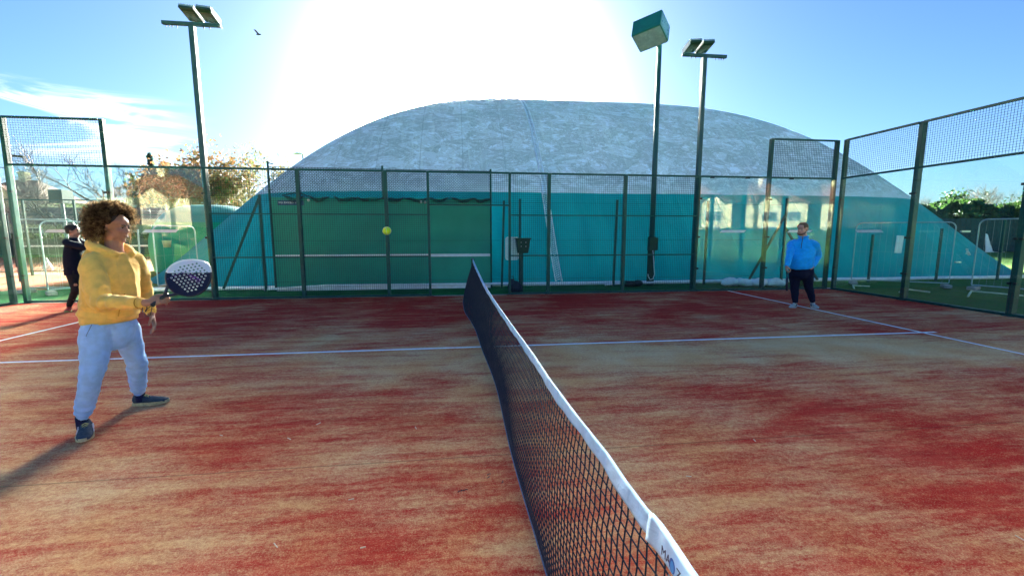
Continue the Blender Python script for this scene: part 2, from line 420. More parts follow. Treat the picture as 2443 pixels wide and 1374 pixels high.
# doubled cable seam from the ridge down the near face
def seam_pts(x, z0, z1, off, n=40, lean=0.0):
    return [dome_front(x+lean*(z/DH), z, off) for z in [z0+(z1-z0)*i/n for i in range(n+1)]]
for dx in (-.07, .07):
    pb((lambda q: (q.tube(seam_pts(2.72+dx, 2.9, 8.05, .03), .035, 6), q)[1])(MB()), 'cable_seam', simple('seam webbing', (.62, .72, .85), .5) if dx < 0 else bpy.data.materials['seam webbing'], dome, True)
# white perforated strap hanging below the seam
mb = MB()
for e in (-.10, .10): mb.tube(seam_pts(2.72+e, .12, 2.95, .05, 20, 0), .018, 4)
for i in range(46):
    z = .12+2.8*i/46; a = dome_front(2.72-.10, z, .05); b = dome_front(2.72+.10, z+.085, .05); mb.bar(a, b, .034, .008)
    a = dome_front(2.72+.10, z, .05); b = dome_front(2.72-.10, z+.085, .05); mb.bar(a, b, .034, .008)
pb(mb, 'perforated_strap', simple('white strap', (.88, .90, .92), .7), dome)
# ground skirt pipe and pale skirting along the foot
mb = MB(); pts = [Vector((x, 11.72+.05*math.sin(x*1.7), .06)) for x in np.linspace(-9.2, 20.5, 70)]
mb.tube(pts, .055, 8); pb(mb, 'skirt_pipe', MT['sack'], dome, True)
# white plaque on the skirt, at the right
for (u, v, w, h) in ((2145, 583, .27, .60), (1222, 597, .40, .75)):
    y_ = 12.25
    for _ in range(30): p = A(u, v, y=y_); q = dome_front(p.x, max(p.z, .3), .02); y_ += (q.y-y_)*.5
    mb = MB(); z0 = q.z-h/2; 
    n = 6
    for i in range(n):
        za, zb = z0+h*i/n, z0+h*(i+1)/n
        a = dome_front(p.x-w/2, za, .03); b = dome_front(p.x+w/2, za, .03); c = dome_front(p.x+w/2, zb, .03); d = dome_front(p.x-w/2, zb, .03)
        mb.add([a, b, c, d, a+Vector((0, .02, 0)), b+Vector((0, .02, 0)), c+Vector((0, .02, 0)), d+Vector((0, .02, 0))], [(0, 1, 2, 3), (4, 7, 6, 5), (0, 4, 5, 1), (1, 5, 6, 2), (2, 6, 7, 3), (3, 7, 4, 0)])
    pass
# blower annex: green inflated lobe at the left end
def green_membrane():
    t = NT('green membrane'); v = t.coord()
    zz = t.n('ShaderNodeSeparateXYZ'); t.l(v, zz.inputs[0])
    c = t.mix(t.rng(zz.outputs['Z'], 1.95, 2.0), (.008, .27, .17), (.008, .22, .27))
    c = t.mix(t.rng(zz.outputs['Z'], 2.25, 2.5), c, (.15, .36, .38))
    a = t.bsdf(c, .45); b = t.n('ShaderNodeBsdfTranslucent'); t.l(c, b.inputs[0])
    m_ = t.n('ShaderNodeMixShader'); m_.inputs[0].default_value = .55; t.l(a, m_.inputs[1]); t.l(b.outputs[0], m_.inputs[2])
    return t.done(m_.outputs[0])
ann = thing('inflated_porch', (-10.9, 20.0, 0), 'small green inflated entrance bulging out beside the left end of the dome', 'inflatable')
mb = MB(); nn = 48
for i in range(25):
    ph = math.pi/2*i/24; rr_ = max(0, math.cos(ph))**.55*(1-.10*max(0, 1-i/8)**1.5); zz_ = 2.75*math.sin(ph)**.9
    for j in range(nn):
        th = 2*math.pi*j/nn; c_, s_ = math.cos(th), math.sin(th)
        mb.v.append((-10.9+2.25*rr_*math.copysign(abs(c_)**.8, c_), 20+2.6*rr_*math.copysign(abs(s_)**.8, s_), zz_))
mb.f = [(i*nn+j, i*nn+(j+1) % nn, (i+1)*nn+(j+1) % nn, (i+1)*nn+j) for i in range(24) for j in range(nn)]; mb.mi = [0]*len(mb.f)
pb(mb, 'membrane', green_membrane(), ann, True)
mb = MB(); mb.tube([(-13.2, 18.6, 0), (-13.15, 18.6, 1.7)], .03, 6); pb(mb, 'pole', MT['steel'], ann)

# ================================================================== glass and mesh enclosure
enc = thing('padel_court_enclosure', (0, 10, 0), 'dark green padel court cage of glass panes, wire mesh and posts around the red court', 'enclosure')
def post(x, y, h, w=.08, d=.10, name='post'):
    q = MB(); q.box2((x-w/2, y-d/2, 0), (x+w/2, y+d/2, h)); q.box2((x-w/2-.05, y-d/2-.03, -.006), (x+w/2+.05, y+d/2+.03, .012))
    o = pb(q, name, MT['frame'], enc); bevel(o, .006, 2); return o
YB = 10.075
for x in (-6, -4, -2, 2, 4, 6): post(x, YB, 3.04)
for x in (-1, 1): post(x, YB-.01, 3.04, .06, .06, 'gate_post')
for x in (-8, 8): post(x, YB, 4.03)
for x in (-9.93, 9.93): post(x, YB, 4.03)
for sgn in (-1, 1):
    post(sgn*10.075, 9.93, 4.03, .10, .08)
    for y in (8, 6, 4, 2) if sgn > 0 else (8, 6): post(sgn*10.075, y, 4.03, .12, .10)
def rail(p, q, w=.04, h=.04, name='rail'):
    b = MB(); b.bar(p, q, w, h); return pb(b, name, MT['frame'], enc)
XS = [-9.93, -8, -6, -4, -2, -1, 1, 2, 4, 6, 8, 9.93]
def span(x0, x1, z, w=.04, y=10.03, t=.04):
    a = x0+.042 if abs(x0) != 1 else x0+.031; b = x1-.042 if abs(x1) != 1 else x1-.031
    m_ = MB(); m_.box2((a, y-t/2, z-w/2), (b, y+t/2, z+w/2)); return pb(m_, 'rail', MT['frame'], enc)
for a, b in zip(XS[:-1], XS[1:]):
    span(a, b, 3.02, .045)
    if abs(a)+abs(b) > 13: span(a, b, .03, .05)                                        # frame foot under the glass
    if abs(a) >= 8 or abs(b) > 8:
        if min(abs(a), abs(b)) >= 8: span(a, b, 4.01, .045)
    if max(abs(a), abs(b)) <= 6:
        if (a, b) == (-1, 1): span(a, b, 2.24, .035, 10.04)
        else:
            span(a, b, .03, .05); span(a, b, .99, .03); span(a, b, 2.0, .03)
def mesh_panel(x0, x1, z0, z1, yc=10.03, axis='x', name='wire_mesh'):
    q = MB(); r = .0023
    n = int(round((x1-x0)/.05))
    for i in range(1, n):
        x = x0+(x1-x0)*i/n
        if axis == 'x': q.bar((x, yc, z0), (x, yc, z1), r*2)
        else: q.bar((yc, x, z0), (yc, x, z1), r*2)
    n = int(round((z1-z0)/.05))
    for i in range(1, n):
        z = z0+(z1-z0)*i/n
        if axis == 'x': q.bar((x0, yc-2*r, z), (x1, yc-2*r, z), r*2)
        else: q.bar((yc-2*r, x0, z), (yc-2*r, x1, z), r*2)
    return tag(pb(q, name, MT['wire'], enc), kind='stuff')
for a, b in zip(XS[:-1], XS[1:]):
    if (a, b) == (-1, 1): mesh_panel(a+.03, b-.03, 2.26, 3.0)
    elif max(abs(a), abs(b)) <= 6: mesh_panel(a+.04, b-.04, .06, 3.0)
    if min(abs(a), abs(b)) >= 8: mesh_panel(a+.04, b-.04, 3.05, 3.99)
def pane(x0, x1, z0, z1, y0, axis='x', strip=True):
    q = MB(); g = .012; e = .006
    if axis == 'x': q.box2((x0+e, y0, z0), (x1-e, y0+g, z1))
    else: q.box2((y0, x0+e, z0), (y0+(g if y0 > 0 else -g), x1-e, z1))
    o = pb(q, 'glass_pane', MT['glass'], enc)
    if strip:
        q = MB(); c = (x0+x1)/2; w = .36; zc = 1.60
        sg = 1 if y0 > 0 else -1
        if axis == 'x': q.add([(c-w-.02, y0-.003, zc-.03), (c+w-.04, y0-.003, zc-.03), (c+w+.02, y0-.003, zc+.035), (c-w+.05, y0-.003, zc+.035)], [(0, 1, 2, 3)])
        else: q.add([(y0-.003*sg, c-w-.02, zc-.03), (y0-.003*sg, c+w-.04, zc-.03), (y0-.003*sg, c+w+.02, zc+.035), (y0-.003*sg, c-w+.05, zc+.035)], [(0, 1, 2, 3)])
        pb(q, 'marker_strip', MT['white'], o)
    # clamps that hold the pane to its posts
    for xx in (x0, x1):
        for z in (.62, 1.45, 2.45):
            q = MB(); s_ = -1 if xx == x0 else 1
            if axis == 'x': q.box((xx-s_*.045, y0+.004, z), (.05, .035, .045))
            else: q.box((y0+.004*(1 if y0 > 0 else -1), xx-s_*.045, z), (.035, .05, .045))
            pb(q, 'clamp', MT['clip'], o)
    return o
pane(-9.93, -8, .055, 2.99, 10.0); pane(-8, -6.0, .055, 2.99, 10.0); pane(6.0, 8, .055, 2.99, 10.0); pane(8, 9.93, .055, 2.99, 10.0)
for sgn in (-1, 1):
    ys = [9.93, 8, 6, 4, 2] if sgn > 0 else [9.93, 8, 6]
    for a, b in zip(ys[1:], ys[:-1]):
        pane(a, b, .055, 2.99, sgn*10.0, 'y', a > 7)
        for z, w in ((3.02, .045), (4.01, .05), (.03, .05)):
            q = MB(); q.box2((sgn*10.01, a+.052, z-w/2), (sgn*10.05, b-.052, z+w/2)); pb(q, 'rail', MT['frame'], enc)
        mesh_panel(a+.05, b-.05, 3.05, 3.98, sgn*10.03, 'y')
# dark clips on the glass top rail
for x in (6.33, 7.33, 8.6):
    q = MB(); q.box((x, 10.005, 3.0), (.10, .05, .05)); pb(q, 'clip', MT['clip'], enc)
# pale sill strip under the right-hand glass
q = MB(); q.box2((10.045, 1, .0), (10.075, 9.88, .03)); pb(q, 'sill_strip', MT['white'], enc)

# ================================================================== tennis net
def cat(pts, n):
    """Catmull-Rom through control points [(t, value), ...] sampled by t"""
    ts = [p[0] for p in pts]; vs_ = [p[1] for p in pts]
    t = np.linspace(ts[0], ts[-1], n); return t, np.interp(t, ts, vs_)
def smooth_interp(t, ts, vs_):
    # monotone-ish cubic by piecewise hermite
    ts = np.array(ts); vs_ = np.array(vs_); d = np.gradient(vs_, ts)
    i = np.clip(np.searchsorted(ts, t)-1, 0, len(ts)-2); h = ts[i+1]-ts[i]; s_ = (t-ts[i])/h
    return ((2*s_**3-3*s_**2+1)*vs_[i]+(s_**3-2*s_**2+s_)*h*d[i]+(-2*s_**3+3*s_**2)*vs_[i+1]+(s_**3-s_**2)*h*d[i+1])
def net_z(y): return .885+.038*((y-5)/5)**2
# upper and lower edge, as they sag and sway in plan
TU = [(1128, 617), (1156.5, 680), (1180, 717), (1208, 757), (1240, 801), (1273, 846), (1308, 900), (1375.5, 991), (1450, 1084.5), (1494, 1150), (1540, 1212), (1577, 1253), (1613, 1306), (1658, 1374)]
ty, tx = [], []
for (u, v) in TU:
    d = A(u, v, y=10)-CAM; y = 5.0
    for _ in range(12): t_ = (net_z(y)-CAM.z)/d.z; y = CAM.y+d.y*t_
    p = CAM+d*t_; ty.append(p.y); tx.append(p.x)
NETTOP = sorted(zip(ty, tx))
def net_x_top(y): return float(np.interp(y, [p[0] for p in NETTOP], [p[1] for p in NETTOP])) if y > -.13 else .123
NBY = [-.4, .94, 3.0, 4.95, 6.6, 7.9, 9.2, 9.75, 10.0]; NBX = [.07, .06, .05, 0.0, -.10, -.19, -.185, -.08, .05]
def net_x_bot(y): return float(smooth_interp(np.array([y]), NBY, NBX)[0])
NBZ = lambda y: .025+.25*max(0, (y-8.2)/1.8)**2
def net_pt(y, s, dx=0.0):
    """s = 0 at the foot, 1 at the head of the net"""
    a = net_x_bot(y); b = net_x_top(y); z0 = NBZ(y); z1 = net_z(y)
    sag = -.035*math.sin(math.pi*s)*math.sin(math.pi*min(1, max(0, (y+.4)/10.4)))
    belly = .012*math.sin(y*2.3+s*3)*(1-s)
    return Vector((a+(b-a)*s**1.15+sag+belly+dx, y, z0+(z1-z0)*s))
net = thing('padel_net', (.05, 5, 0), 'dark sagging court net with a white top tape running away from the viewer', 'net')
Y0, Y1 = -.40, 9.98
mb = MB(); step = .037; rows = 23
yy = Y0
# knotted mesh: strands zigzag so that the holes lean a little, as slack netting does
ny = int((Y1-Y0)/step)
for i in range(ny+1):
    y = Y0+i*step
    pts = [net_pt(min(Y1, max(Y0, y+.004*math.sin(k*1.9+i))), k/rows) for k in range(0, rows+1)]
    seg = 1 if y < 3.5 else 3
    pts = pts[::seg] if pts[-1] in pts[::seg] else pts[::seg]+[pts[-1]]
    mb.tube(pts, .0024, 4 if y < 1.5 else 3, False)
for k in range(1, rows):
    pts = []
    n = 130 if k > 2 else 100
    for q_ in range(n+1):
        y = Y0+(Y1-Y0)*(q_/n)**1.6
        pts.append(net_pt(y, k/rows+.006*math.sin(y*7+k)))
    mb.tube(pts, .0024, 4, False)
# slack doubled bottom rows
for k in (.3, .6, 1.5, 2.4):
    mb.tube([net_pt(Y0+(Y1-Y0)*(q_/90)**1.5, k/rows) for q_ in range(91)], .0024, 3, False)
tag(pb(mb, 'netting', MT['net'], net), kind='stuff')
mb = MB(); mb.tube([net_pt(Y0+(Y1-Y0)*(q_/120)**1.5, 0.0) for q_ in range(121)], .006, 6); pb(mb, 'bottom_cord', simple('blue grey cord', (.10, .17, .30), .8), net, True)
# folded top tape with puckers
def tape(y0, y1, w, n, name, mat, thick=.0045, pk=.0014, lift=0.0):
    mb = MB(); cols = 8; vs = []
    prof = []                                            # closed section: down the near side, back up the far side
    for i in range(n+1):
        y = y0+(y1-y0)*(i/n)**1.7
        top = net_pt(y, 1.0); e = net_z(y)+.004+lift
        lean = (net_x_top(y)-net_x_bot(y))*1.15/.86
        ww = w*(1+.10*math.sin(y*9.0)+.05*math.sin(y*31))
        ring = []
        for j in range(cols):
            f = j/(cols-1); off = pk*math.sin(y*48+3*math.sin(y*17)+f*2.2)*math.sin(math.pi*min(1, f*1.1))
            ring.append((top.x-thick-lean*f*ww+off-.002*f, y, e-ww*f))
        for j in range(cols):
            f = 1-j/(cols-1); off = pk*math.sin(y*41+2*math.sin(y*13)+f*2)*math.sin(math.pi*f)
            ring.append((top.x+thick-lean*f*ww+off, y, e-ww*f*.96))
        ring[-1] = (top.x+thick*.6, y, e)
        vs += ring
    m_ = cols*2
    mb.add(vs, [(i*m_+j, i*m_+(j+1) % m_, (i+1)*m_+(j+1) % m_, (i+1)*m_+j) for i in range(n) for j in range(m_)]+[tuple(range(m_)), tuple(n*m_+j for j in range(m_))[::-1]])
    return pb(mb, name, mat, net, True, True)
tape(.02, 9.96, .046, 420, 'top_tape', MT['tape'])
tape(-.40, .045, .058, 60, 'maker_band', fabric('printed white tape', (.48, .72, .95), .15, 20, .6), .0068, .0008, .001)
# printed name on the near end of the tape
ink = simple('navy ink', (.02, .03, .12), .6); inkb = simple('blue ink', (.02, .13, .55), .6)
def text(body, size, loc, rot, mat, parent, name='lettering', ext=.0004, sx=1.0, bold=0.0):
    c = bpy.data.curves.new(name, 'FONT'); c.body = body; c.size = size; c.extrude = ext; c.resolution_u = 3; c.offset = bold
    o = bpy.data.objects.new(name, c); dg = bpy.context.evaluated_depsgraph_get()
    COL.objects.link(o); bpy.context.view_layer.update()
    me = bpy.data.meshes.new_from_object(o.evaluated_get(bpy.context.evaluated_depsgraph_get())); COL.objects.unlink(o); bpy.data.objects.remove(o)
    me.materials.clear(); me.materials.append(mat)
    ob = put(name, me, parent); ob.rotation_euler = rot
    ob.location = Vector(loc)-wloc(parent); ob.scale = (sx, 1, 1); return ob
# the band faces -X; letters run towards the viewer
RX = (R(90), 0, R(-90))
bx = net_x_top(-.1)-.0150
text('MA', .030, (bx-.002, -.035, .893), RX, ink, net, sx=.9)
mb = MB(); 
for (ey, ez, rx, rz, mi) in ((-.083, .903, .0115, .016, 0), (-.0845, .902, .007, .013, 1)):
    mb.add([(bx-.0025-.001*mi, ey+rx*math.cos(a), ez+rz*math.sin(a)) for a in np.linspace(0, 2*math.pi, 21)[:-1]], [tuple(range(20))], mi)
pb(mb, 'ball_emblem', [inkb, simple('light blue ink', (.05, .35, .85), .6)], net)
text('ZASPORT', .030, (bx-.002, -.098, .893), RX, ink, net, sx=.9)
text('grupo', .016, (bx-.006, -.075, .873), RX, simple('grey ink', (.22, .30, .42), .6), net)
mb = MB(); mb.box2((.02, 9.955, 0), (.10, 10.02, .935)); mb.box2((.02, 9.90, .90), (.10, 9.955, .925)); bevel(pb(mb, 'net_post', MT['frame'], net), .006)
mb = MB(); mb.box2((.08, -.47, 0), (.16, -.40, .935)); bevel(pb(mb, 'net_post', MT['frame'], net), .006)

# ================================================================== floodlights on the cage corners
def led_mast(x, y, h, side, label):
    root = thing('floodlight_mast', (x, y, 0), label, 'floodlight', 'twin floodlight masts on the cage')
    q = MB(); q.box2((x-.055, y-.055, 0), (x+.055, y+.055, h)); bevel(pb(q, 'pole', MT['pole'], root), .012, 2)
    q = MB(); q.box2((x-.60, y-.04, h), (x+.60, y+.04, h+.075)); bevel(pb(q, 'crossarm', MT['pole'], root), .008, 2)
    q = MB()
    for dx in (-.36, -.24, .30, .40, .46, .52): q.tube([(x-dx*side, y, h), (x-dx*side, y, h-.05)], .010, 6)
    pb(q, 'bolt', MT['clip'], root)
    for i, dx in enumerate((.06, .40)):
        cx = x+side*dx; c = Vector((cx+side*.0, y-.10, h+.20)); tilt = Matrix.Rotation(R(-15), 3, 'X') @ Matrix.Rotation(R(6*side), 3, 'Y')
        q = MB(); q.box(c, (.30, .42, .055), tilt); o = pb(q, 'lamp_head', MT['dkgreen'], root); bevel(o, .012, 2)
        q = MB()
        for dy in (-.2, .2): q.box(c+tilt @ Vector((0, dy, .045)), (.30, .012, .04), tilt)
        for k_ in range(7): q.box(c+tilt @ Vector((-.135+.045*k_, 0, .055)), (.006, .40, .045), tilt)
        pb(q, 'cooling_fins', MT['pipe'], o)
        q = MB(); q.box(c+tilt @ Vector((0, .03, -.034)), (.22, .28, .012), tilt); pb(q, 'lens', simple('lamp lens', (.10, .12, .10), .25), o)
        q = MB(); q.box(c+tilt @ Vector((side*.158, .02, .01)), (.012, .38, .12), tilt)
        if i: pb(q, 'visor', MT['pipe'], o)
        q = MB()
        q.bar((cx-.06*side, y, h+.10), c+tilt @ Vector((-.06*side, .05, -.03)), .035, .02); q.tube([(cx+.08, y, h+.10), (cx+.06, y-.03, h+.24), c+tilt @ Vector((.05, .1, -.03))], .006, 5)
        pb(q, 'bracket', MT['pole'], o)
    q = MB(); q.box2((x-.12, y-.10, 0), (x+.12, y+.10, .015)); pb(q, 'base_plate', MT['frame'], root)
led_mast(-6.07, 10.21, 6.10, 1, 'tall green floodlight mast with twin lamps, behind the player in the yellow hoodie')
led_mast(6.05, 10.21, 6.02, -1, 'tall green floodlight mast with twin lamps beside the boxy lamp, at the right glass panes')

# older box floodlight on its own column
bp = A(1551, 681, y=11.45); tp = A(1573, 112, y=11.45)
root = thing('box_floodlight', (bp.x, 11.45, 0), 'tall green column with one big boxy lamp on a bent arm before the dome', 'floodlight')
PX = (bp.x+tp.x)/2
q = MB(); q.tube([(PX, 11.45, 0), (PX, 11.45, tp.z+.05)], [.085, .062], 12); pb(q, 'column', MT['pole'], root, True)
q = MB(); q.tube([(PX, 11.45, 0), (PX, 11.45, 1.45)], .105, 12); q.box2((PX-.13, 11.3, 1.05), (PX+.13, 11.45, 1.42)); pb(q, 'control_box', MT['dkgreen'], root)
q = MB(); q.tube([(PX, 11.45, tp.z-.12), (PX-.16, 11.40, tp.z+.18)], .035, 8); pb(q, 'bent_arm', MT['pole'], root)
c = A(1552, 76, y=11.3); rot = Matrix.Rotation(R(-46), 3, 'Z') @ Matrix.Rotation(R(-6), 3, 'Y') @ Matrix.Rotation(R(-24), 3, 'X')
q = MB(); q.box(c, (.80, .62, .50), rot); o = pb(q, 'lamp_housing', simple('weathered green lamp box', (.004, .15, .13), .4), root); bevel(o, .01)
q = MB(); q.box(c+rot @ Vector((.0, .02, -.258)), (.76, .58, .012), rot); pb(q, 'lamp_glass', simple('grey lamp glass', (.27, .36, .42), .25), root)
q = MB(); q.box(c+rot @ Vector((.408, 0, 0)), (.012, .58, .46), rot); pb(q, 'side_panel', simple('pale blue side plate', (.16, .34, .42), .3), root)
# white hose drooping at the foot of the column
q = MB(); q.tube([(PX-.02, 11.3, 1.05), (PX+.0, 11.25, .7), (PX+.02, 11.22, .35), (PX-.03, 11.2, .22), (PX-.12, 11.2, .20), (PX-.17, 11.2, .28), (PX-.19, 11.2, .36)], .014, 6)
pb(q, 'white_conduit', MT['white'], root, True)

# ================================================================== practice wall
w0, w1 = -5.18, .62; yw = 11.50
pw = thing('practice_wall', ((w0+w1)/2, yw, 0), 'dark green tennis practice wall with a white stripe at net height behind the mesh', 'practice wall')
q = MB(); q.box2((w0, yw, .10), (w1, yw+.12, 2.50)); bevel(pb(q, 'board', MT['wallgreen'], pw), .01)
q = MB(); q.box2((w0+.02, yw-.006, .90), (w1-.01, yw+.0, .975)); pb(q, 'white_stripe', MT['white'], pw)
q = MB(); q.box2((w0, yw-.02, .0), (w1, yw+.12, .10)); q.tube([(w0-.3, yw-.08, .05), (-3.9, yw-.1, .14), (-2.0, yw-.06, .13), (w1+.3, yw-.09, .12)], .03, 6); pb(q, 'plinth', MT['sack'], pw)
q = MB(); q.box2((-5.02, yw-.008, 2.29), (-4.36, yw, 2.42)); sg = pb(q, 'sign_plate', simple('navy sign plate', (.005, .05, .13), .5), pw)
text('HILL BARGEEN WALL', .060, (-4.99, yw-.010, 2.335), (R(90), 0, 0), MT['white'], sg, bold=.001)
for x, h in ((w0-.04, 3.42), (-2.30, 3.36), (w1+.02, 3.32)):
    q = MB(); q.tube([(x, yw+.05, 0), (x, yw+.05, h)], .028, 8); pb(q, 'net_pole', MT['frame'], pw)
q = MB(); q.bar((w0-.04, yw+.05, 3.38), (w0+.10, yw+.05, 3.35), .025); q.bar((w0-.04, yw, 2.72), (w0+.08, yw-.1, 2.68), .02); pb(q, 'hook', MT['frame'], pw)
# diamond netting above the board
q = MB(); x0, x1, z0, z1 = w0+.0, w1, 2.52, 3.28; p_ = .075
n = int((x1-x0)/p_)
for i in range(-11, n+1):
    for s_ in (1, -1):
        xa = x0+i*p_; xb = xa+(z1-z0)
        a0, b0 = max(xa, x0), min(xb, x1)
        if a0 >= b0: continue
        za = z0+(a0-xa); zb = z0+(b0-xa)
        if s_ < 0: za, zb = z1-(za-z0), z1-(zb-z0)
        q.bar((a0, yw+.05+.01*s_, za), (b0, yw+.05+.01*s_, zb), .006)
q.bar((x0, yw+.05, z1), (x1, yw+.05, z1-.02), .012)
tag(pb(q, 'top_netting', MT['net'], pw), kind='stuff')
# slack folds of netting hanging over the top edge
q = MB(); r_ = random.Random(3)
for f in range(9):
    xa = w0+.35+f*.62; ww = .45+.3*r_.random()
    for j in range(7):
        dz = .05+.022*j
        q.tube([(xa+ww*t_, yw-.03-.01*j, 2.52+.02*math.sin(t_*9+f)-dz*math.sin(math.pi*t_)*(.5+.5*r_.random())) for t_ in np.linspace(0, 1, 9)], .006, 3, False)
q.tube([(w0+.3, yw-.02, 2.54), (w0+.55, yw-.02, 2.60), (w0+.75, yw-.02, 2.62), (w0+.95, yw-.02, 2.52)], .014, 5)
tag(pb(q, 'slack_netting', MT['black'], pw), kind='stuff')
def ball(name, c, r, mat, label, cat='ball', group=None, sc=(1, 1, 1), rot=None):
    q = MB(); m_ = Matrix.Diagonal(sc) if rot is None else rot @ Matrix.Diagonal(sc)
    q.blob((0, 0, 0), (r, r, r), m_, 24, 14); o = q.build(name, mat, None, True, c); tag(o, label, cat, group)
    s2 = MB(); pts = []
    for i in range(49):
        t_ = 2*math.pi*i/48; a_, b_ = .75, .25; x_ = a_*math.cos(t_)+b_*math.cos(3*t_); y_ = a_*math.sin(t_)-b_*math.sin(3*t_); z_ = 2*math.sqrt(a_*b_)*math.sin(2*t_)
        pts.append(m_ @ Vector((x_, y_, z_)).normalized()*r*1.004)
    s2.tube(pts, r*.035, 4, False); s2.build('seam_line', MT['white'], o, True)
    return o
fade = simple('faded ball felt', (.55, .62, .50), .9)
for (u, v), lb in (((736, 478), 'faded tennis ball caught alone in the netting at the left of the practice wall'), ((1005, 482), 'faded tennis ball caught in the netting, left one of the pair beside the gate post'), ((1014, 483), 'faded tennis ball caught in the netting, right one of the pair beside the gate post')):
    ball('stuck_ball', A(u, v, y=11.43), .034, fade, lb, 'ball', 'old balls stuck in the practice wall netting')

# ================================================================== chain link fence posts in front of the dome
fn = thing('dome_perimeter_fence', (3, 11.4, 0), 'green post fence with diagonal braces standing close in front of the dome', 'fence')
def fpost(x, h, y=11.40, lean=0.0, w=.055):
    q = MB(); q.bar((x, y, 0), (x+lean, y, h), w, w); return pb(q, 'post', MT['frame'], fn)
for x, h, ln in ((-5.42, 2.55, 0), (.93, 2.45, .07), (1.45, 2.5, 0), (4.25, 2.5, .04), (7.10, 2.5, 0), (9.66, 2.6, 0), (12.72, 1.5, 0), (15.2, 1.7, 0), (17.55, 2.0, 0)):
    fpost(x, h, lean=ln)
for p, q_ in (((-6.45, 11.35, .1), (-5.44, 11.4, 2.45)), ((8.55, 11.38, .1), (9.64, 11.4, 2.1)), ((10.9, 11.38, .1), (9.68, 11.4, 1.7))):
    b = MB(); b.bar(p, q_, .05); pb(b, 'brace', MT['frame'], fn)
for z in (.25, 1.35, 2.40):
    b = MB(); b.bar((-5.42, 11.4, z), (9.66, 11.4, z), .005); pb(b, 'tension_wire', MT['wire'], fn)

# ---- things standing between the cage and the dome
bx_ = thing('hanging_bin', (1.37, 10.32, .98), 'small dark green bin hooked on the mesh right of the gate opening', 'bin')
q = MB(); q.add([(1.24, 10.20, 1.04), (1.50, 10.20, 1.04), (1.50, 10.42, 1.04), (1.24, 10.42, 1.04), (1.19, 10.17, 1.41), (1.55, 10.17, 1.41), (1.55, 10.45, 1.41), (1.19, 10.45, 1.41)], [(3, 2, 1, 0), (0, 1, 5, 4), (1, 2, 6, 5), (2, 3, 7, 6), (3, 0, 4, 7), (4, 5, 6, 7)])
bevel(pb(q, 'body', MT['dkgreen'], bx_), .012); q = MB(); q.box2((1.17, 10.15, 1.395), (1.57, 10.47, 1.43)); bevel(pb(q, 'lid', MT['dkgreen'], bx_), .008)
q = MB()
for dx in (1.31, 1.43):
    for z in (1.22, 1.32): q.tube([(dx, 10.176, z), (dx, 10.165, z)], .010, 8)
pb(q, 'rivet', MT['sack'], bx_)
q = MB(); q.bar((1.37, 10.44, 0), (1.37, 10.44, 1.04), .05); pb(q, 'stand_post', MT['frame'], bx_)
wb = thing('lattice_sheet', (1.12, 10.55, .85), 'white rounded perforated sheet hanging behind the gate post, left of the green bin', 'perforated sheet')
q = MB(); x0, x1, z0, z1 = .955, 1.285, .86, 1.44; nx_, nz_ = 9, 15
for i in range(nx_+1):
    for s_ in (1, -1):
        pass
for i in range(-nz_, nx_+nz_):
    for s_ in (1, -1):
        st = (x1-x0)/nx_; xa = x0+i*st; a0 = max(x0, xa); b0 = min(x1, xa+(z1-z0))
        if s_ > 0: 
            if a0 < b0: q.bar((a0, 10.55, z0+(a0-xa)), (b0, 10.55, z0+(b0-xa)), .017, .008)
        else:
            if a0 < b0: q.bar((a0, 10.556, z1-(a0-xa)), (b0, 10.556, z1-(b0-xa)), .017, .008)
loc_to(q, wloc(wb)); q.build('lattice', MT['white'], wb)
q = MB(); q.tube([(x0, 10.553, z0+.03), (x0+.03, 10.553, z0), (x1-.03, 10.553, z0), (x1, 10.553, z0+.03), (x1, 10.553, z1-.03), (x1-.03, 10.553, z1), (x0+.03, 10.553, z1), (x0, 10.553, z1-.03), (x0, 10.553, z0+.03)], .014, 5); pb(q, 'rim', MT['white'], wb)
# black bag at the gate
bg_ = thing('black_bag', (1.16, 10.42, 0), 'slumped black sports bag on the turf beside the gate post', 'bag')
q = MB(); q.blob((1.17, 10.42, .15), (.19, .14, .17), None, 14, 8); q.blob((1.10, 10.42, .22), (.10, .10, .15), None, 10, 7); q.blob((1.24, 10.40, .10), (.14, .12, .11), None, 10, 7)
ob = pb(q, 'body', simple('black ripstop', (.008, .012, .035), .7, 0, .2, 8, .8, 25, bdist=.02), bg_, True); rm = ob.modifiers.new('remesh', 'REMESH'); rm.mode = 'VOXEL'; rm.voxel_size = .02; rm.use_smooth_shade = True
q = MB(); q.tube([(1.03, 10.36, .30), (1.05, 10.34, .42), (1.12, 10.34, .44), (1.15, 10.36, .33)], .012, 6); pb(q, 'strap', MT['black'], bg_, True)
# sandbags
def sandbag(i, c, rx, rot, lb):
    q = MB(); q.blob((0, 0, 0), (rx*1.12, .19, .125), None, 20, 12)
    r_ = random.Random(i)
    q.v = [(x*(1+.06*math.sin(7*y+i)), y*(1-.35*(abs(x)/rx)**4)*(1+.05*math.sin(9*x+i)), max(-.11, z*(1-.22*(abs(x)/rx)**3)+.022*math.sin(13*x+5*y+i*2)+.012*math.sin(31*x+9*y))) for x, y, z in q.v]
    o = q.build('sandbag', MT['sack'], None, True); o.location = (c[0], c[1], .11); o.rotation_euler = (0, 0, rot); tag(o, lb, 'sandbag', 'white sandbags lying behind the glass')
    t_ = MB(); t_.tube([(rx*.93, -.02, 0), (rx*1.08, .0, .02), (rx*1.12, .02, .05)], [.02, .012, .02], 6); t_.build('tied_neck', MT['sack'], o, True)
sandbag(1, (7.72, 11.02), .27, .1, 'white sandbag behind the glass, leftmost of the row')
sandbag(2, (8.10, 10.92), .26, -.3, 'white sandbag behind the glass, second from the left in the row')
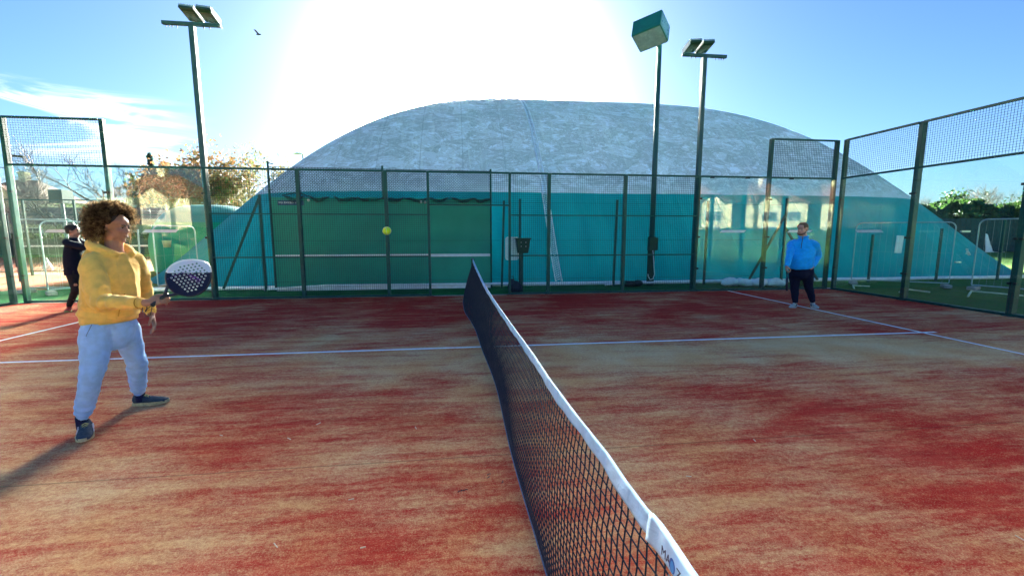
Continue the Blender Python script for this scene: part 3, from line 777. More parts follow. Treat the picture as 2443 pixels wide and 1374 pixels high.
sandbag(3, (8.48, 10.80), .27, .15, 'white sandbag behind the glass, just left of the tall glass post')
sandbag(4, (8.92, 10.70), .27, -.35, 'white sandbag behind the glass, rightmost of the row nearest the corner')
# dark machine parts at the column foot
q = MB(); q.box2((4.55, 11.15, 0), (4.85, 11.35, .16)); q.blob((4.92, 11.2, .10), (.15, .10, .10)); o = q.build('pump_unit', MT['black'], None, True); tag(o, 'small dark pump lying on the turf left of the boxy lamp column', 'pump')
q = MB(); q.tube([(4.0, 11.45, .04), (4.6, 11.38, .09), (5.3, 11.3, .10), (5.9, 11.4, .10)], .035, 6); o = q.build('pale_pipe', MT['sack'], None, True); tag(o, 'pale pipe lying at the dome foot beside the boxy lamp column', 'pipe')
# tilted olive board near the corner
q = MB(); q.box((0, 0, 0), (.36, .05, .36), Matrix.Rotation(R(40), 3, 'Y')); o = q.build('olive_board', simple('olive plastic', (.02, .07, .012), .6), None, False, (9.78, 10.75, .24)); bevel(o, .01); tag(o, 'square dark olive board tipped on its corner behind the right-hand player', 'board')

p = A(2145, 583, y=11.42); q = MB(); q.box((0, 0, 0), (.26, .02, .56)); o = q.build('hung_plaque', MT['sack'], None, False, p); bevel(o, .05, 4); o.rotation_euler = (0, R(3), 0); tag(o, 'white rounded panel hung on the dome fence, seen through the first right-hand pane', 'plaque')
# ================================================================== temporary fencing, right
def heras(p, q, h, label, vis=.9, zoff=0.0, dens=.14, bar=.017, rows=2):
    p = Vector(p); q = Vector(q); c = (p+q)/2; d = (q-p); L_ = d.length; ang = math.atan2(d.y, d.x)
    root = empty('temporary_fence_panel', (c.x, c.y, 0), ang, label, 'fence panel', 'temporary fence panels')
    hw = L_/2; r_ = .16; z0 = .14
    pts = [(-hw, 0, z0), (-hw, 0, h-r_)]+[(-hw+r_-r_*math.cos(a), 0, h-r_+r_*math.sin(a)) for a in np.linspace(0, math.pi/2, 6)][1:]+[(hw-r_+r_*math.sin(a), 0, h-r_+r_*math.cos(a)) for a in np.linspace(0, math.pi/2, 6)]+[(hw, 0, z0), (-hw, 0, z0)]
    b = MB(); b.tube(pts, bar, 8, False); b.build('frame', MT['pipe'], root, True)
    b = MB(); n = int(L_/dens)
    for i in range(1, n): b.bar((-hw+L_*i/n, 0, z0), (-hw+L_*i/n, 0, h-.02), .0022)
    for i in range(1, rows): b.bar((-hw, .004, z0+(h-z0)*i/rows), (hw, .004, z0+(h-z0)*i/rows), .0022)
    tag(b.build('wire_infill', MT['steel'], root), kind='stuff')
    for s_ in (-1, 1):
        b = MB(); b.box2((s_*(hw-.05)-.09, -.16, 0), (s_*(hw-.05)+.09, .16, .10)); bevel(b.build('foot_block', MT['concrete'], root), .02)
    return root
ha = heras((11.75, 11.05, 0), (13.55, 9.75, 0), 1.86, 'grey temporary fence panel behind the glass, left of the white knotted cloth')
heras((13.75, 9.35, 0), (14.6, 6.3, 0), 1.92, 'grey temporary fence panel with rounded corner at the far right behind the glass')
b = MB(); b.box((13.55, 9.6, .75), (.16, .06, .04)); b.box((13.6, 9.55, 1.6), (.28, .05, .05)); o = b.build('fence_coupler', MT['steel']); tag(o, 'metal coupler joining the two temporary fence panels at the right', 'coupler')
kc = A(2307, 598, y=9.42)
b = MB()
for pts_, rr_ in (([(-.03, 0, .05), (0, 0, .03), (.01, 0, -.02)], [.015, .028, .018]), ([(0, 0, .01), (.04, -.01, -.05), (.075, -.01, -.12)], [.015, .022, .034]), ([(0, 0, .0), (-.012, -.01, -.06), (-.02, -.01, -.10)], [.014, .018, .022])):
    b.tube([kc+Vector(p_) for p_ in pts_], rr_, 7)
o = b.build('knotted_cloth', MT['white'], None, True); tag(o, 'white cloth knotted to the temporary fence at the right', 'cloth')
# pale hoses on the grass right of the court
for pts, lb in (([(10.55, 9.75, .03), (10.7, 9.95, .10), (11.0, 10.15, .06), (11.5, 10.2, .03)], 'pale hose looped on the grass next to the court corner'),
                ([(11.1, 9.0, .03), (11.5, 9.1, .08), (11.9, 8.9, .03)], 'pale hose end lying on the grass behind the first right-hand pane'),
                ([(11.9, 8.05, .04), (12.6, 8.5, .10), (13.4, 8.0, .04)], 'long pale hose curving on the grass behind the second right-hand pane'),
                ([(12.0, 6.55, .03), (12.15, 6.35, .05), (12.25, 6.2, .03)], 'short pale pipe offcut on the grass near the right edge')):
    b = MB(); pp = []
    for i in range(len(pts)-1):
        for t_ in np.linspace(0, 1, 5)[:-1]: pp.append(Vector(pts[i]).lerp(Vector(pts[i+1]), t_))
    pp.append(Vector(pts[-1])); b.tube(pp, .022, 6); o = b.build('garden_hose', simple('pale hose %d' % len(bpy.data.materials), (.55, .60, .40), .5), None, True); tag(o, lb, 'hose', 'pale hoses on the grass')

# ================================================================== far right: fence, hedge, shed, lawn edge
def plank_fence(x0, y0, x1, y1, h, label, pw_=.30, mat=None, name='board_fence', gap=.012):
    d = Vector((x1-x0, y1-y0, 0)); L_ = d.length; ang = math.atan2(d.y, d.x)
    root = empty(name, (x0, y0, 0), ang, label, 'fence'); n = int(L_/pw_)
    b = MB(); b.box2((-pw_/2+gap, -.012, .05), (pw_/2-gap, .012, h)); me = b.mesh('board', mat)
    if n <= 300:
        for i in range(n):
            o = put('board', me, root, (pw_*(i+.5), .008*((i % 3)-1), .02*math.sin(i*2.1)))
    b = MB()
    for z in (.35, h-.3): b.bar((0, .04, z), (L_, .04, z), .06)
    b.build('fence_rail', mat, root); b = MB()
    for i in range(int(L_/2.4)+1): b.box2((i*2.4-.05, .02, 0), (i*2.4+.05, .12, h+.08))
    b.build('fence_post', mat, root)
    return root
dkwood = simple('dark stained boards', (.012, .040, .045), .8, 0, .35, 3)
plank_fence(22, 33, 60, 26, 2.7, 'dark stained board fence along the far side of the lawn', .40, dkwood)
def leafmat(name, a, b, tr=.35):
    t = NT(name); oi = t.n('ShaderNodeObjectInfo'); v = t.coord()
    c = t.mix(t.rng(t.noise(v, 1.3, 3, .6), .35, .65), a, b)
    c = t.mix(t.rng(t.noise(v, 9.0, 2), .35, .7), c, t.mix(.5, c, tuple(x*.5 for x in a)))
    d = t.bsdf(c, .6, 0, None, .3); q = t.n('ShaderNodeBsdfTranslucent'); t.l(c, q.inputs[0])
    m_ = t.n('ShaderNodeMixShader'); m_.inputs[0].default_value = tr; t.l(d, m_.inputs[1]); t.l(q.outputs[0], m_.inputs[2]); return t.done(m_.outputs[0])
LG = leafmat('dark hedge leaf', (.020, .055, .012), (.05, .10, .02)); LO = leafmat('orange autumn leaf', (.20, .10, .04), (.30, .19, .085), .22)
LY = leafmat('yellow green leaf', (.15, .14, .07), (.22, .20, .10), .22); LC = leafmat('blue conifer', (.02, .065, .055), (.035, .09, .07), .2)
LB = leafmat('mid green leaf', (.05, .11, .02), (.10, .16, .03)); BARK = simple('grey bark', (.13, .10, .075), .9, 0, .3, 8)
def leaves(P, size, jit=.4, flat=.0):
    """one quad per point, random directions"""
    n = len(P); a = rng.normal(size=(n, 3)); a /= np.linalg.norm(a, axis=1)[:, None]; b = np.cross(a, rng.normal(size=(n, 3))); b /= np.linalg.norm(b, axis=1)[:, None]
    s = size*(1+jit*rng.uniform(-1, 1, n))[:, None]
    V = np.stack([P-a*s-b*s*.6, P+a*s-b*s*.6, P+a*s+b*s*.6, P-a*s+b*s*.6], 1).reshape(-1, 3)
    return V
def leaf_obj(name, P, size, mat, parent, kind=None):
    V = leaves(P, size); n = len(P); me = bpy.data.meshes.new(name); me.vertices.add(4*n); me.vertices.foreach_set('co', V.ravel())
    me.loops.add(4*n); me.loops.foreach_set('vertex_index', np.arange(4*n)); me.polygons.add(n); me.polygons.foreach_set('loop_start', np.arange(0, 4*n, 4)); me.polygons.foreach_set('loop_total', np.full(n, 4))
    me.materials.append(mat); me.update(); me.validate(); o = put(name, me, parent)
    if kind: o['kind'] = kind
    return o
def hedge(x0, y0, x1, y1, h, w, label, mat=LG, n=16000, size=.11, name='clipped_hedge'):
    d = Vector((x1-x0, y1-y0, 0)); L_ = d.length; root = empty(name, (x0, y0, 0), math.atan2(d.y, d.x), label, 'hedge')
    t_ = rng.uniform(0, L_, n); top = h*(1+.07*np.sin(t_*.9)+.05*np.sin(t_*2.7+1)); z = np.where(rng.random(n) < .45, top*(.9+.12*rng.random(n)), top*rng.random(n))
    yy_ = (rng.random(n)-.5)*w; f = rng.random(n) < .6; yy_ = np.where(f & (z < top*.9), np.where(rng.random(n) < .7, -w/2, w/2)+rng.normal(size=n)*.08, yy_)
    leaf_obj('foliage', np.stack([t_, yy_, z], 1), size, mat, root)
    b = MB(); k_ = int(L_/1.2)
    for i in range(k_): b.box2((i*1.2, -w*.36, .0), (i*1.2+1.2, w*.36, h*(.82+.05*math.sin(i*1.3))))
    b.build('branches', simple('hedge inside', (.015, .03, .010), .9), root); return root
hedge(21, 36, 62, 29.5, 3.9, 2.2, 'tall dark green hedge behind the board fence at the right', n=26000, size=.16)
def branchy(h, spread, seed, r0=.16, depth=4, up=.35, kids=(3, 4), len0=.36):
    """recursive tapering limbs; returns the mesh builder and the twig tips"""
    r_ = random.Random(seed); mb_ = MB(); fine = MB(); tips = []
    def grow(p, d, l, r, lv):
        pts = [p]; q_ = p.copy(); n_ = 3
        for i in range(n_):
            d = (d+Vector((r_.gauss(0, .13), r_.gauss(0, .13), r_.gauss(0, .07)+up*.10))).normalized(); q_ = q_+d*l/n_; pts.append(q_.copy())
        (mb_ if lv < 3 else fine).tube(pts, [r*(1-.45*i/n_) for i in range(n_+1)], 6 if lv < 2 else 3, False)
        if lv >= depth: tips.append(q_); return
        for k_ in range(r_.randint(*kids)+(1 if lv >= 2 else 0)):
            t_ = .35+.65*r_.random() if lv else .45+.55*r_.random(); st = pts[min(n_, int(t_*n_+.5))]
            a = r_.random()*2*math.pi; tilt = spread*(.55+.7*r_.random()); pr_ = d.orthogonal().normalized(); pr_.rotate(Quaternion(d, a))
            nd = (d*math.cos(tilt)+pr_*math.sin(tilt)).normalized(); grow(st.copy(), nd, l*(.58+.25*r_.random()), r*.52, lv+1)
    grow(Vector((0, 0, 0)), Vector((0, 0, 1)), h*len0, r0, 0)
    return mb_, fine, tips
def bare_tree(x, y, h, seed, label, spread=.75, name='bare_tree', depth=5, mat=None, cat='tree', tw=1.0, grp=None):
    root = empty(name, (x, y, 0), seed*1.3, label, cat, grp); a, f, tips = branchy(h, spread, seed, h*.017, depth)
    zmax = max(p[2] for p in a.v+f.v); sc = h/zmax
    a.v = [(p[0]*sc, p[1]*sc, p[2]*sc) for p in a.v]; f.v = [(p[0]*sc, p[1]*sc, p[2]*sc) for p in f.v]
    a.build('trunk', mat or BARK, root, True); f.build('twigs', mat or BARK, root); return root, [t_*sc for t_ in tips]
def leafy_tree(x, y, h, seed, label, mat, n=9000, size=.14, spread=.75, name='leafy_tree', fill=.55, mat2=None, cat='tree'):
    root, tips = bare_tree(x, y, h, seed, label, spread, name, 4, cat=cat); T = np.array([tuple(t_) for t_ in tips])
    idx = rng.integers(0, len(T), n); P = T[idx]+rng.normal(size=(n, 3))*h*.045
    P = P[P[:, 2] > h*.22]; m_ = len(P)//3 if mat2 else 0
    leaf_obj('crown', P[m_:], size, mat, root)
    if mat2: leaf_obj('crown_patches', P[:m_], size, mat2, root)
    return root
def at(u, y): return A(u, 560, y=y).x
# left background
bare_tree(at(78, 44), 44, 8.6, 11, 'wide bare tree at the far left beyond the clay court', .95, depth=5)
bare_tree(at(165, 40), 40, 9.0, 23, 'bare spreading tree left of the tall glass post, tallest of the leafless ones', .85, depth=5)
bare_tree(at(262, 48), 48, 10.6, 31, 'thin upright bare tree just right of the tall glass post', .62, depth=5)
bare_tree(at(325, 46), 46, 8.6, 38, 'twiggy bare tree between the upright one and the blue conifer', .7, depth=5)
leafy_tree(at(372, 52), 52, 8.0, 7, 'low greenish yellow tree under the blue conifer', LB, 5000, .13, .8, mat2=LY)
leafy_tree(at(432, 42), 42, 9.3, 4, 'tall orange autumn tree left of the floodlight mast', LO, 5200, .11, .42, 'autumn_tree', mat2=LY)
leafy_tree(at(505, 44), 44, 8.9, 9, 'orange brown autumn tree just right of the floodlight mast', LO, 4200, .10, .40, 'autumn_tree', mat2=LB)
leafy_tree(at(585, 46), 46, 9.4, 15, 'thin yellow green tree beside the dome edge', LY, 3600, .09, .65, 'autumn_tree')
leafy_tree(at(545, 52), 52, 8.0, 18, 'low yellow tree between the orange one and the dome', LY, 3000, .10, .8, 'autumn_tree')
# blue conifer
root = empty('conifer', (at(376, 50), 50, 0), 0, 'blue green conifer with a pointed top behind the bare trees', 'tree')
b = MB(); b.tube([(0, 0, 0), (0, 0, 9.7)], [.22, .03], 7); b.build('trunk', BARK, root)
n = 9000; z = 9.8*(1-rng.random(n)**.62*.93); rr_ = (10.0-z)*.30*(.75+.35*np.sin(z*3.4)+.1*rng.random(n)); an = rng.random(n)*2*np.pi; q_ = np.sqrt(rng.random(n))
leaf_obj('crown', np.stack([rr_*q_*np.cos(an), rr_*q_*np.sin(an), z-.25*q_*rr_], 1), .13, LC, root)
# low hedge, clubhouse and houses beyond the clay court
hedge(-72, 36, -13.5, 36, 1.5, 1.0, 'low dark hedge along the back of the clay courts', n=15000, size=.12)
def windows(root, x0, z0, w, h, y, n=2, frame=None, face=-1):
    b = MB(); b.box2((x0, y+face*.05, z0), (x0+w, y+face*.0, z0+h)); fr = b.build('window', frame or MT['white'], root)
    for i in range(n):
        b = MB(); ww = (w-.06*(n+1))/n; xa = x0+.06+i*(ww+.06); b.box2((xa, y+face*.07, z0+.06), (xa+ww, y+face*.055, z0+h*.68)); b.build('pane', PANE, fr)
        b = MB(); b.box2((xa, y+face*.07, z0+h*.68+.05), (xa+ww, y+face*.055, z0+h-.06)); b.build('pane', PANE, fr)
PANE = simple('dark window pane', (.05, .06, .07), .12, 0, .1, 2)
CREAM = simple('cream render', (.46, .42, .28), .85, 0, .08, 1.5); TILE = simple('brown roof tiles', (.12, .055, .035), .85, 0, .3, 4, .5, 12); BRICK = simple('red brick', (.25, .09, .06), .9, 0, .3, 6)
def house(x, y, face, label, w=9.5, h=5.6, gable=True, name='house', group=None, mirror=1, chim=True, gp=1.5):
    """two storeys with a projecting gabled bay; face = +1 looks to +Y, -1 to -Y"""
    root = empty(name, (x, y, 0), 0 if face < 0 else math.pi, label, 'house', group)
    d = 7.5; b = MB(); b.box2((-w/2, 0, 0), (w/2, d, h)); b.build('wall', CREAM, root)
    b = MB(); e = .35; b.add([(-w/2-e, -e, h), (w/2+e, -e, h), (w/2+e, d+e, h), (-w/2-e, d+e, h), (-w/2+3, d/2, h+2.9), (w/2-3, d/2, h+2.9)], [(3, 2, 1, 0), (0, 1, 5, 4), (1, 2, 5), (2, 3, 4, 5), (3, 0, 4)])
    rf = b.build('roof', TILE, root)
    if chim: b = MB(); b.box2((-.4, d/2-.4, h+2.2), (.4, d/2+.4, h+4.0)); b.box2((-.5, d/2-.5, h+3.7), (.5, d/2+.5, h+3.85)); b.build('chimney', CREAM, rf)
    gx = -mirror*w*.16; gw = 3.2
    b = MB(); b.box2((gx-gw/2, -.9, 0), (gx+gw/2, -.002, h-.2)); b.add([(gx-gw/2, -.9, h-.2), (gx+gw/2, -.9, h-.2), (gx, -.9, h+gp), (gx-gw/2, 3, h-.2), (gx+gw/2, 3, h-.2), (gx, 3, h+gp)], [(0, 1, 2), (3, 5, 4), (0, 3, 4, 1)]); b.build('bay', CREAM, root)
    b = MB()
    for s_ in (-1, 1): b.add([(gx, -1.15, h+gp+.12), (gx, 3.2, h+gp+.12), (gx+s_*(gw/2+.3), 3.2, h-.38), (gx+s_*(gw/2+.3), -1.15, h-.38), (gx, -1.15, h+gp+.22), (gx, 3.2, h+gp+.22), (gx+s_*(gw/2+.3), 3.2, h-.26), (gx+s_*(gw/2+.3), -1.15, h-.26)], [(0, 1, 2, 3), (4, 7, 6, 5), (0, 3, 7, 4), (2, 6, 7, 3) if False else (3, 2, 6, 7)])
    b.build('bay_roof', TILE, root)
    windows(root, gx-1.15, h-2.5, 2.3, 1.35, -.9, 3); windows(root, gx-1.15, .9, 2.3, 1.5, -.9, 3)
    sx_ = mirror*w*.27
    windows(root, sx_-1.2, h-2.4, 2.4, 1.3, 0, 4); windows(root, sx_-1.2, .9, 2.4, 1.5, 0, 4)
    b = MB(); b.box2((gx+mirror*2.0, -.06, 0), (gx+mirror*2.9, 0, 2.05)); b.build('door', dkwood, root); return root
house(at(366, 98), 98, -1, 'cream two storey house with brown roof between the conifer and the clay court', 9, 5.6)
house(at(300, 62)-14, 62, -1, 'cream house far behind the bare trees at the left', 9, 5.6, mirror=-1)
# long low clubhouse
root = empty('clubhouse', (at(95, 42), 42, 0), 0, 'long low cream clubhouse with dark roof behind the clay court hedge', 'building')
b = MB(); b.box2((-9, 0, 0), (9, 6, 2.35)); b.build('wall', CREAM, root)
b = MB(); b.add([(-9.5, -.6, 2.3), (9.5, -.6, 2.3), (9.5, 6.5, 2.3), (-9.5, 6.5, 2.3), (-8, 3, 3.9), (8, 3, 3.9)], [(3, 2, 1, 0), (0, 1, 5, 4), (1, 2, 5), (2, 3, 4, 5), (3, 0, 4)]); b.build('roof', simple('dark felt roof', (.06, .045, .040), .9), root)
for xx in (-7, -4.4, -1.2, 2.2, 5.2): windows(root, xx, .9, 1.5, 1.1, 0, 2)
# dark green windbreak on the clay court fence
def court_fence(x0, x1, y, h, label, gap=3.0, wind=None):
    root = empty('court_fence', (x0, y, 0), 0, label, 'fence'); L_ = x1-x0; n = int(L_/gap); pm = MB(); pm.box2((-.03, -.03, 0), (.03, .03, h)); me = pm.mesh('post', MT['frame'])
    for i in range(n+1): put('post', me, root, (L_*i/n, 0, 0))
    b = MB(); b.bar((0, 0, h), (L_, 0, h), .04); b.build('top_rail', MT['frame'], root); b = MB(); b.bar((0, 0, .15), (L_, 0, .15), .03); b.build('bottom_rail', MT['frame'], root)
    if wind: b = MB(); b.box2((0, -.012, .1), (L_, 0, wind)); b.build('windbreak', simple('dark windbreak', (.012, .045, .030), .9), root)
    b = MB(); k_ = int(L_/.16)
    for i in range(k_): b.bar((i*.16, 0, .15), (min(L_, i*.16+h-.15), 0, h), .006); b.bar((i*.16, .006, h), (min(L_, i*.16+h-.15), .006, .15), .006)
    tag(b.build('chain_link', MT['wire'], root), kind='stuff')
court_fence(-58, -13.4, 31.5, 2.75, 'chain link fence with a dark windbreak at the back of the clay courts', 3.0, 1.15)
court_fence(-17.6, -12.6, 17.2, 2.75, 'nearer chain link fence between the clay court and the green inflated entrance', 1.6)
# tennis net on the clay court and posts
root = thing('tennis_net', (-22, 21.5, 0), 'low tennis net with a white band across the clay court at the left', 'net')
x0 = at(30, 21.5); x1 = at(400, 21.5)
b = MB(); b.box2((x0, 21.48, .93), (x1, 21.52, .995)); pb(b, 'top_band', MT['white'], root)
b = MB()
for i in range(int((x1-x0)/.09)): b.bar((x0+i*.09, 21.5, .02), (x0+i*.09, 21.5, .93), .007)
for i in range(10): b.bar((x0, 21.5, .04+.09*i), (x1, 21.5, .04+.09*i), .007)
tag(pb(b, 'netting', MT['net'], root), kind='stuff')
for x in (x0, x1): b = MB(); b.tube([(x, 21.5, 0), (x, 21.5, 1.07)], .04, 8); pb(b, 'net_post', MT['frame'], root)
# white bag hanging near it
p = A(112, 628, y=18.0); b = MB(); b.lathe(p+Vector((0, 0, -.28)), [(0, 0), (.14, .01), (.15, .10), (.08, .3), (.03, .42), (.02, .5)], 10); o = b.build('white_bag', MT['white'], None, True); tag(o, 'small white bag hanging on the fence by the clay court', 'bag')
# temporary fence panels on the left
for (ua, va, ub, vb, h, lb) in ((30, 706, 80, 712, 1.9, 'temporary fence panel with rounded corner at the far left behind the glass'), (88, 712, 152, 706, 1.85, 'temporary fence panel behind the left glass, next to the player in black'), (365, 700, 398, 692, 1.75, 'temporary fence panel standing by the green inflated entrance')):
    a = G(ua, va); c = G(ub, vb); heras((a.x-.2, a.y+.55, 0), (c.x+.3, c.y+1.0, 0), h, lb, dens=.22)
b = MB()
for i, (u, v) in enumerate(((330, 560), (346, 585), (372, 585), (386, 560))):
    pass
# yellow bucket lamp hanging by the porch
p = A(398, 582, y=15.5); b = MB(); b.lathe(p+Vector((0, 0, -.12)), [(0, 0), (.10, 0), (.13, .24), (0, .24)], 12); o = b.build('yellow_bucket', simple('pale yellow plastic', (.65, .60, .25), .6), None, True); tag(o, 'pale yellow bucket hanging on the fence left of the green inflated entrance', 'bucket')
# the tall lamp of the clay court and others
def small_mast(u, vtop, y, label, kind):
    p = A(u, vtop, y=y); root = thing('court_lamp', (p.x, y, 0), label, 'lamp post')
    b = MB(); b.tube([(p.x, y, 0), (p.x, y, p.z)], [.10, .06], 8); pb(b, 'pole', MT['pole'], root)
    b = MB()
    if kind == 'box': b.box2((p.x-.28, y-.3, p.z-.1), (p.x+.28, y+.3, p.z+.5))
    elif kind == 'disc': b.lathe((p.x-.35, y, p.z), [(0, .12), (.35, .08), (.55, -.04), (0, -.06)], 14)
    else: b.bar((p.x, y, p.z-.05), (p.x+.5, y, p.z-.1), .07)
    pb(b, 'lamp_head', MT['dkgreen'] if kind != 'disc' else MT['pipe'], root, kind == 'disc')
small_mast(147, 480, 22, 'dark green box lamp post rising behind the left glass panel', 'box')
small_mast(722, 368, 46, 'round lamp peeping over the left shoulder of the dome', 'disc')
small_mast(12, 366, 15, 'grey lamp post beyond the left corner of the cage', 'arm')

# ---- far right trees and shed
bare_tree(at(2225, 52), 52, 7.4, 41, 'bare tree just above the right slope of the dome', .7)
leafy_tree(at(2262, 60), 60, 8.0, 44, 'dark rounded evergreen tree beyond the hedge at the right', LG, 2600, .15, .9, 'evergreen_tree')
bare_tree(at(2325, 50), 50, 8.4, 47, 'bare twiggy tree in the middle above the right-hand hedge', .55, depth=5)
bare_tree(at(2362, 52), 52, 8.3, 52, 'bare twiggy tree above the hedge, nearest the shed roof', .55, depth=5)
leafy_tree(at(2425, 62), 62, 7.4, 57, 'low dark tree rising behind the shed roof at the far right', LG, 2200, .15, .9, 'evergreen_tree')
p = A(2395, 500, y=40)
root = thing('brick_shed', (A(2432, 560, y=40).x, 40, 0), 'red brick shed with pale grey sloping roof at the far right', 'building')
X_ = wloc(root).x
b = MB(); b.box2((X_-3.2, 40, 0), (X_+5, 45, 3.0)); pb(b, 'wall', BRICK, root)
b = MB(); b.add([(X_-3.9, 39.4, 2.9), (X_+5.4, 39.4, 2.9), (X_+5.4, 43, 4.9), (X_-3.9+1.8, 43, 4.9), (X_-3.9, 45.6, 2.9), (X_+5.4, 45.6, 2.9)], [(0, 1, 2, 3), (3, 2, 5, 4), (0, 3, 4), (1, 5, 2), (0, 4, 5, 1)]); pb(b, 'roof', simple('grey sheet roof', (.42, .50, .56), .5), root)
for i, (u, v) in enumerate(((2360, 575), (2370, 575), (2384, 576), (2395, 574))):
    p = A(u, v, y=29.2); b = MB(); b.box2((-.22, -.03, 0), (.22, .03, 1.5)); b.box2((-.16, -.036, .08), (.16, -.03, 1.42)); o = b.build('white_board', MT['sack'], None, False, (p.x, 29.2, 0)); o.rotation_euler = (R(-4), R((-3, 2, -5, 3)[i]), 0); bevel(o, .01)
    tag(o, ('white board leaning at the dark fence, leftmost of four', 'white board leaning at the dark fence, second of four', 'white board leaning at the dark fence, third of four', 'white board leaning at the dark fence, rightmost of four')[i], 'board', 'white boards leaning at the dark fence')

# ================================================================== behind the viewer (they mirror in the glass)
for x, mi, lb in ((-35, 1, 'cream house behind the viewer mirrored in the left glass beside the conifer'), (31, 1, 'cream gabled house behind the viewer, mirrored left in the right-hand glass'), (42, -1, 'cream gabled house behind the viewer, mirrored in the middle of the right-hand glass'), (53.5, 1, 'cream house with wide windows behind the viewer, mirrored near the court corner')):
    house(x, -33, 1, lb, 9.5, 5.5, mirror=mi, gp=.95, group='cream houses behind the viewer')
hedge(-48, -27, -20, -27, 1.9, 1.2, 'low hedge in front of the houses behind the viewer, left', LB, 5000, .16)
hedge(24, -27, 62, -27, 1.9, 1.2, 'low hedge in front of the houses behind the viewer, right', LB, 6000, .16)

# bird
p = A(617, 83, y=42); b = MB(); b.blob(p, (.22, .07, .07), None, 8, 6)
b.add([p+Vector((.08, 0, .02)), p+Vector((-.10, 0, .02)), p+Vector((-.22, -.45, .22)), p+Vector((-.05, -.40, .20)), p+Vector((-.05, .40, .18)), p+Vector((-.22, .45, .2))], [(0, 1, 2, 3), (0, 4, 5, 1)])
o = b.build('bird', MT['black']); tag(o, 'small dark bird flying high in the sky at the left', 'bird')

# court debris
twm = simple('pale straw', (.72, .62, .42), .8); r_ = random.Random(5)
for i, (u, v) in enumerate(((992, 1022), (690, 1048), (658, 1303), (838, 1193), (1643, 1138), (528, 1040), (1800, 1052), (2432, 1285), (866, 1308), (760, 1012))):
    p = G(u, v); b = MB(); a = r_.random()*3.14; l_ = .011+.010*r_.random(); b.bar((-l_*math.cos(a), -l_*math.sin(a), .006), (l_*math.cos(a), l_*math.sin(a), .009), .005, .004)
    o = b.build('straw_fragment', twm, None, False, p); tag(o, 'tiny pale straw fragment lying on the red court', 'plant scrap', 'straw fragments scattered on the court')
for i, (u, v) in enumerate(((1162, 1138), (1168, 1134), (1195, 1150), (1098, 1175), (1105, 1168), (1112, 1172))):
    p = G(u, v); b = MB(); a = r_.random()*6; b.tube([(.014*math.cos(a+t_), .014*math.sin(a+t_), .005) for t_ in np.linspace(0, 2.2, 5)], .0028, 4)
    o = b.build('twine_scrap', MT['black'], None, False, p); tag(o, 'small curl of black net twine on the court left of the net', 'twine scrap', 'black twine scraps beside the net')
# ================================================================== people
def catmull(P, n):
    """smooth resampling of a list of rows (position + radii)"""
    P = [np.array(p, float) for p in P]; Q = [2*P[0]-P[1]]+P+[2*P[-1]-P[-2]]; out = []
    for i in range(1, len(Q)-2):
        for k in range(n):
            t = k/n; a, b, c, d = Q[i-1], Q[i], Q[i+1], Q[i+2]
            out.append(.5*((2*b)+(-a+c)*t+(2*a-5*b+4*c-d)*t*t+(-a+3*b-3*c+d)*t**3))
    out.append(P[-1]); return out
def limb(mb, rows, side=None, n=16, res=6, cap=True, sq=1.0):
    """loft through rows (x, y, z, r_side, r_front); side = the direction r_side is measured along"""
    R_ = catmull(rows, res); k = len(R_); vs = []; u = None
    for i, r in enumerate(R_):
        p = Vector(r[:3]); t = Vector(R_[min(i+1, k-1)][:3])-Vector(R_[max(i-1, 0)][:3]); t.normalize()
        s_ = Vector(side) if side is not None else (u if u is not None else t.orthogonal())
        s_ = (s_-t*s_.dot(t)).normalized(); u = s_; w = t.cross(s_)
        for j in range(n):
            a = 2*math.pi*j/n; c_, q = math.cos(a), math.sin(a)
            if sq != 1.0: c_ = math.copysign(abs(c_)**sq, c_); q = math.copysign(abs(q)**sq, q)
            vs.append(p+s_*(c_*abs(r[3]))+w*(q*abs(r[4])))
    b = len(mb.v); mb.v += [tuple(v) for v in vs]
    fs = [(i*n+j, i*n+(j+1) % n, (i+1)*n+(j+1) % n, (i+1)*n+j) for i in range(k-1) for j in range(n)]
    if cap: fs += [tuple(range(n))[::-1], tuple((k-1)*n+j for j in range(n))]
    mb.f += [tuple(b+i for i in f) for f in fs]; mb.mi += [0]*len(fs)
def fuse(mb, name, mat, parent, voxel, smooth=4, disp=None, org=None):
    """voxel-remesh all collected volumes into one continuous skin"""
    loc_to(mb, wloc(parent)); me = mb.mesh(name, mat)
    b = bmesh.new(); b.from_mesh(me); bmesh.ops.recalc_face_normals(b, faces=b.faces); b.to_mesh(me); b.free()
    o = put(name, me, parent)
    m_ = o.modifiers.new('r', 'REMESH'); m_.mode = 'VOXEL'; m_.voxel_size = voxel; m_.use_smooth_shade = True
    if smooth: s_ = o.modifiers.new('s', 'SMOOTH'); s_.iterations = smooth; s_.factor = .5
    bpy.context.view_layer.update(); dg = bpy.context.evaluated_depsgraph_get()
    me2 = bpy.data.meshes.new_from_object(o.evaluated_get(dg)); o.modifiers.clear(); old = o.data; o.data = me2; bpy.data.meshes.remove(old); me2.name = name
    if disp is not None:
        n_ = len(me2.vertices); co = np.empty(n_*3); me2.vertices.foreach_get('co', co); no = np.empty(n_*3); me2.vertices.foreach_get('normal', no)
        co = co.reshape(-1, 3); no = no.reshape(-1, 3); co += no*disp(co+np.array(wloc(parent)))[:, None]; me2.vertices.foreach_set('co', co.ravel()); me2.update()
    me2.polygons.foreach_set('use_smooth', [True]*len(me2.polygons))
    return o
def P5(p, a, b=None): return (p[0], p[1], p[2], a, a if b is None else b)
def lerp(a, b, t): return Vector(a).lerp(Vector(b), t)

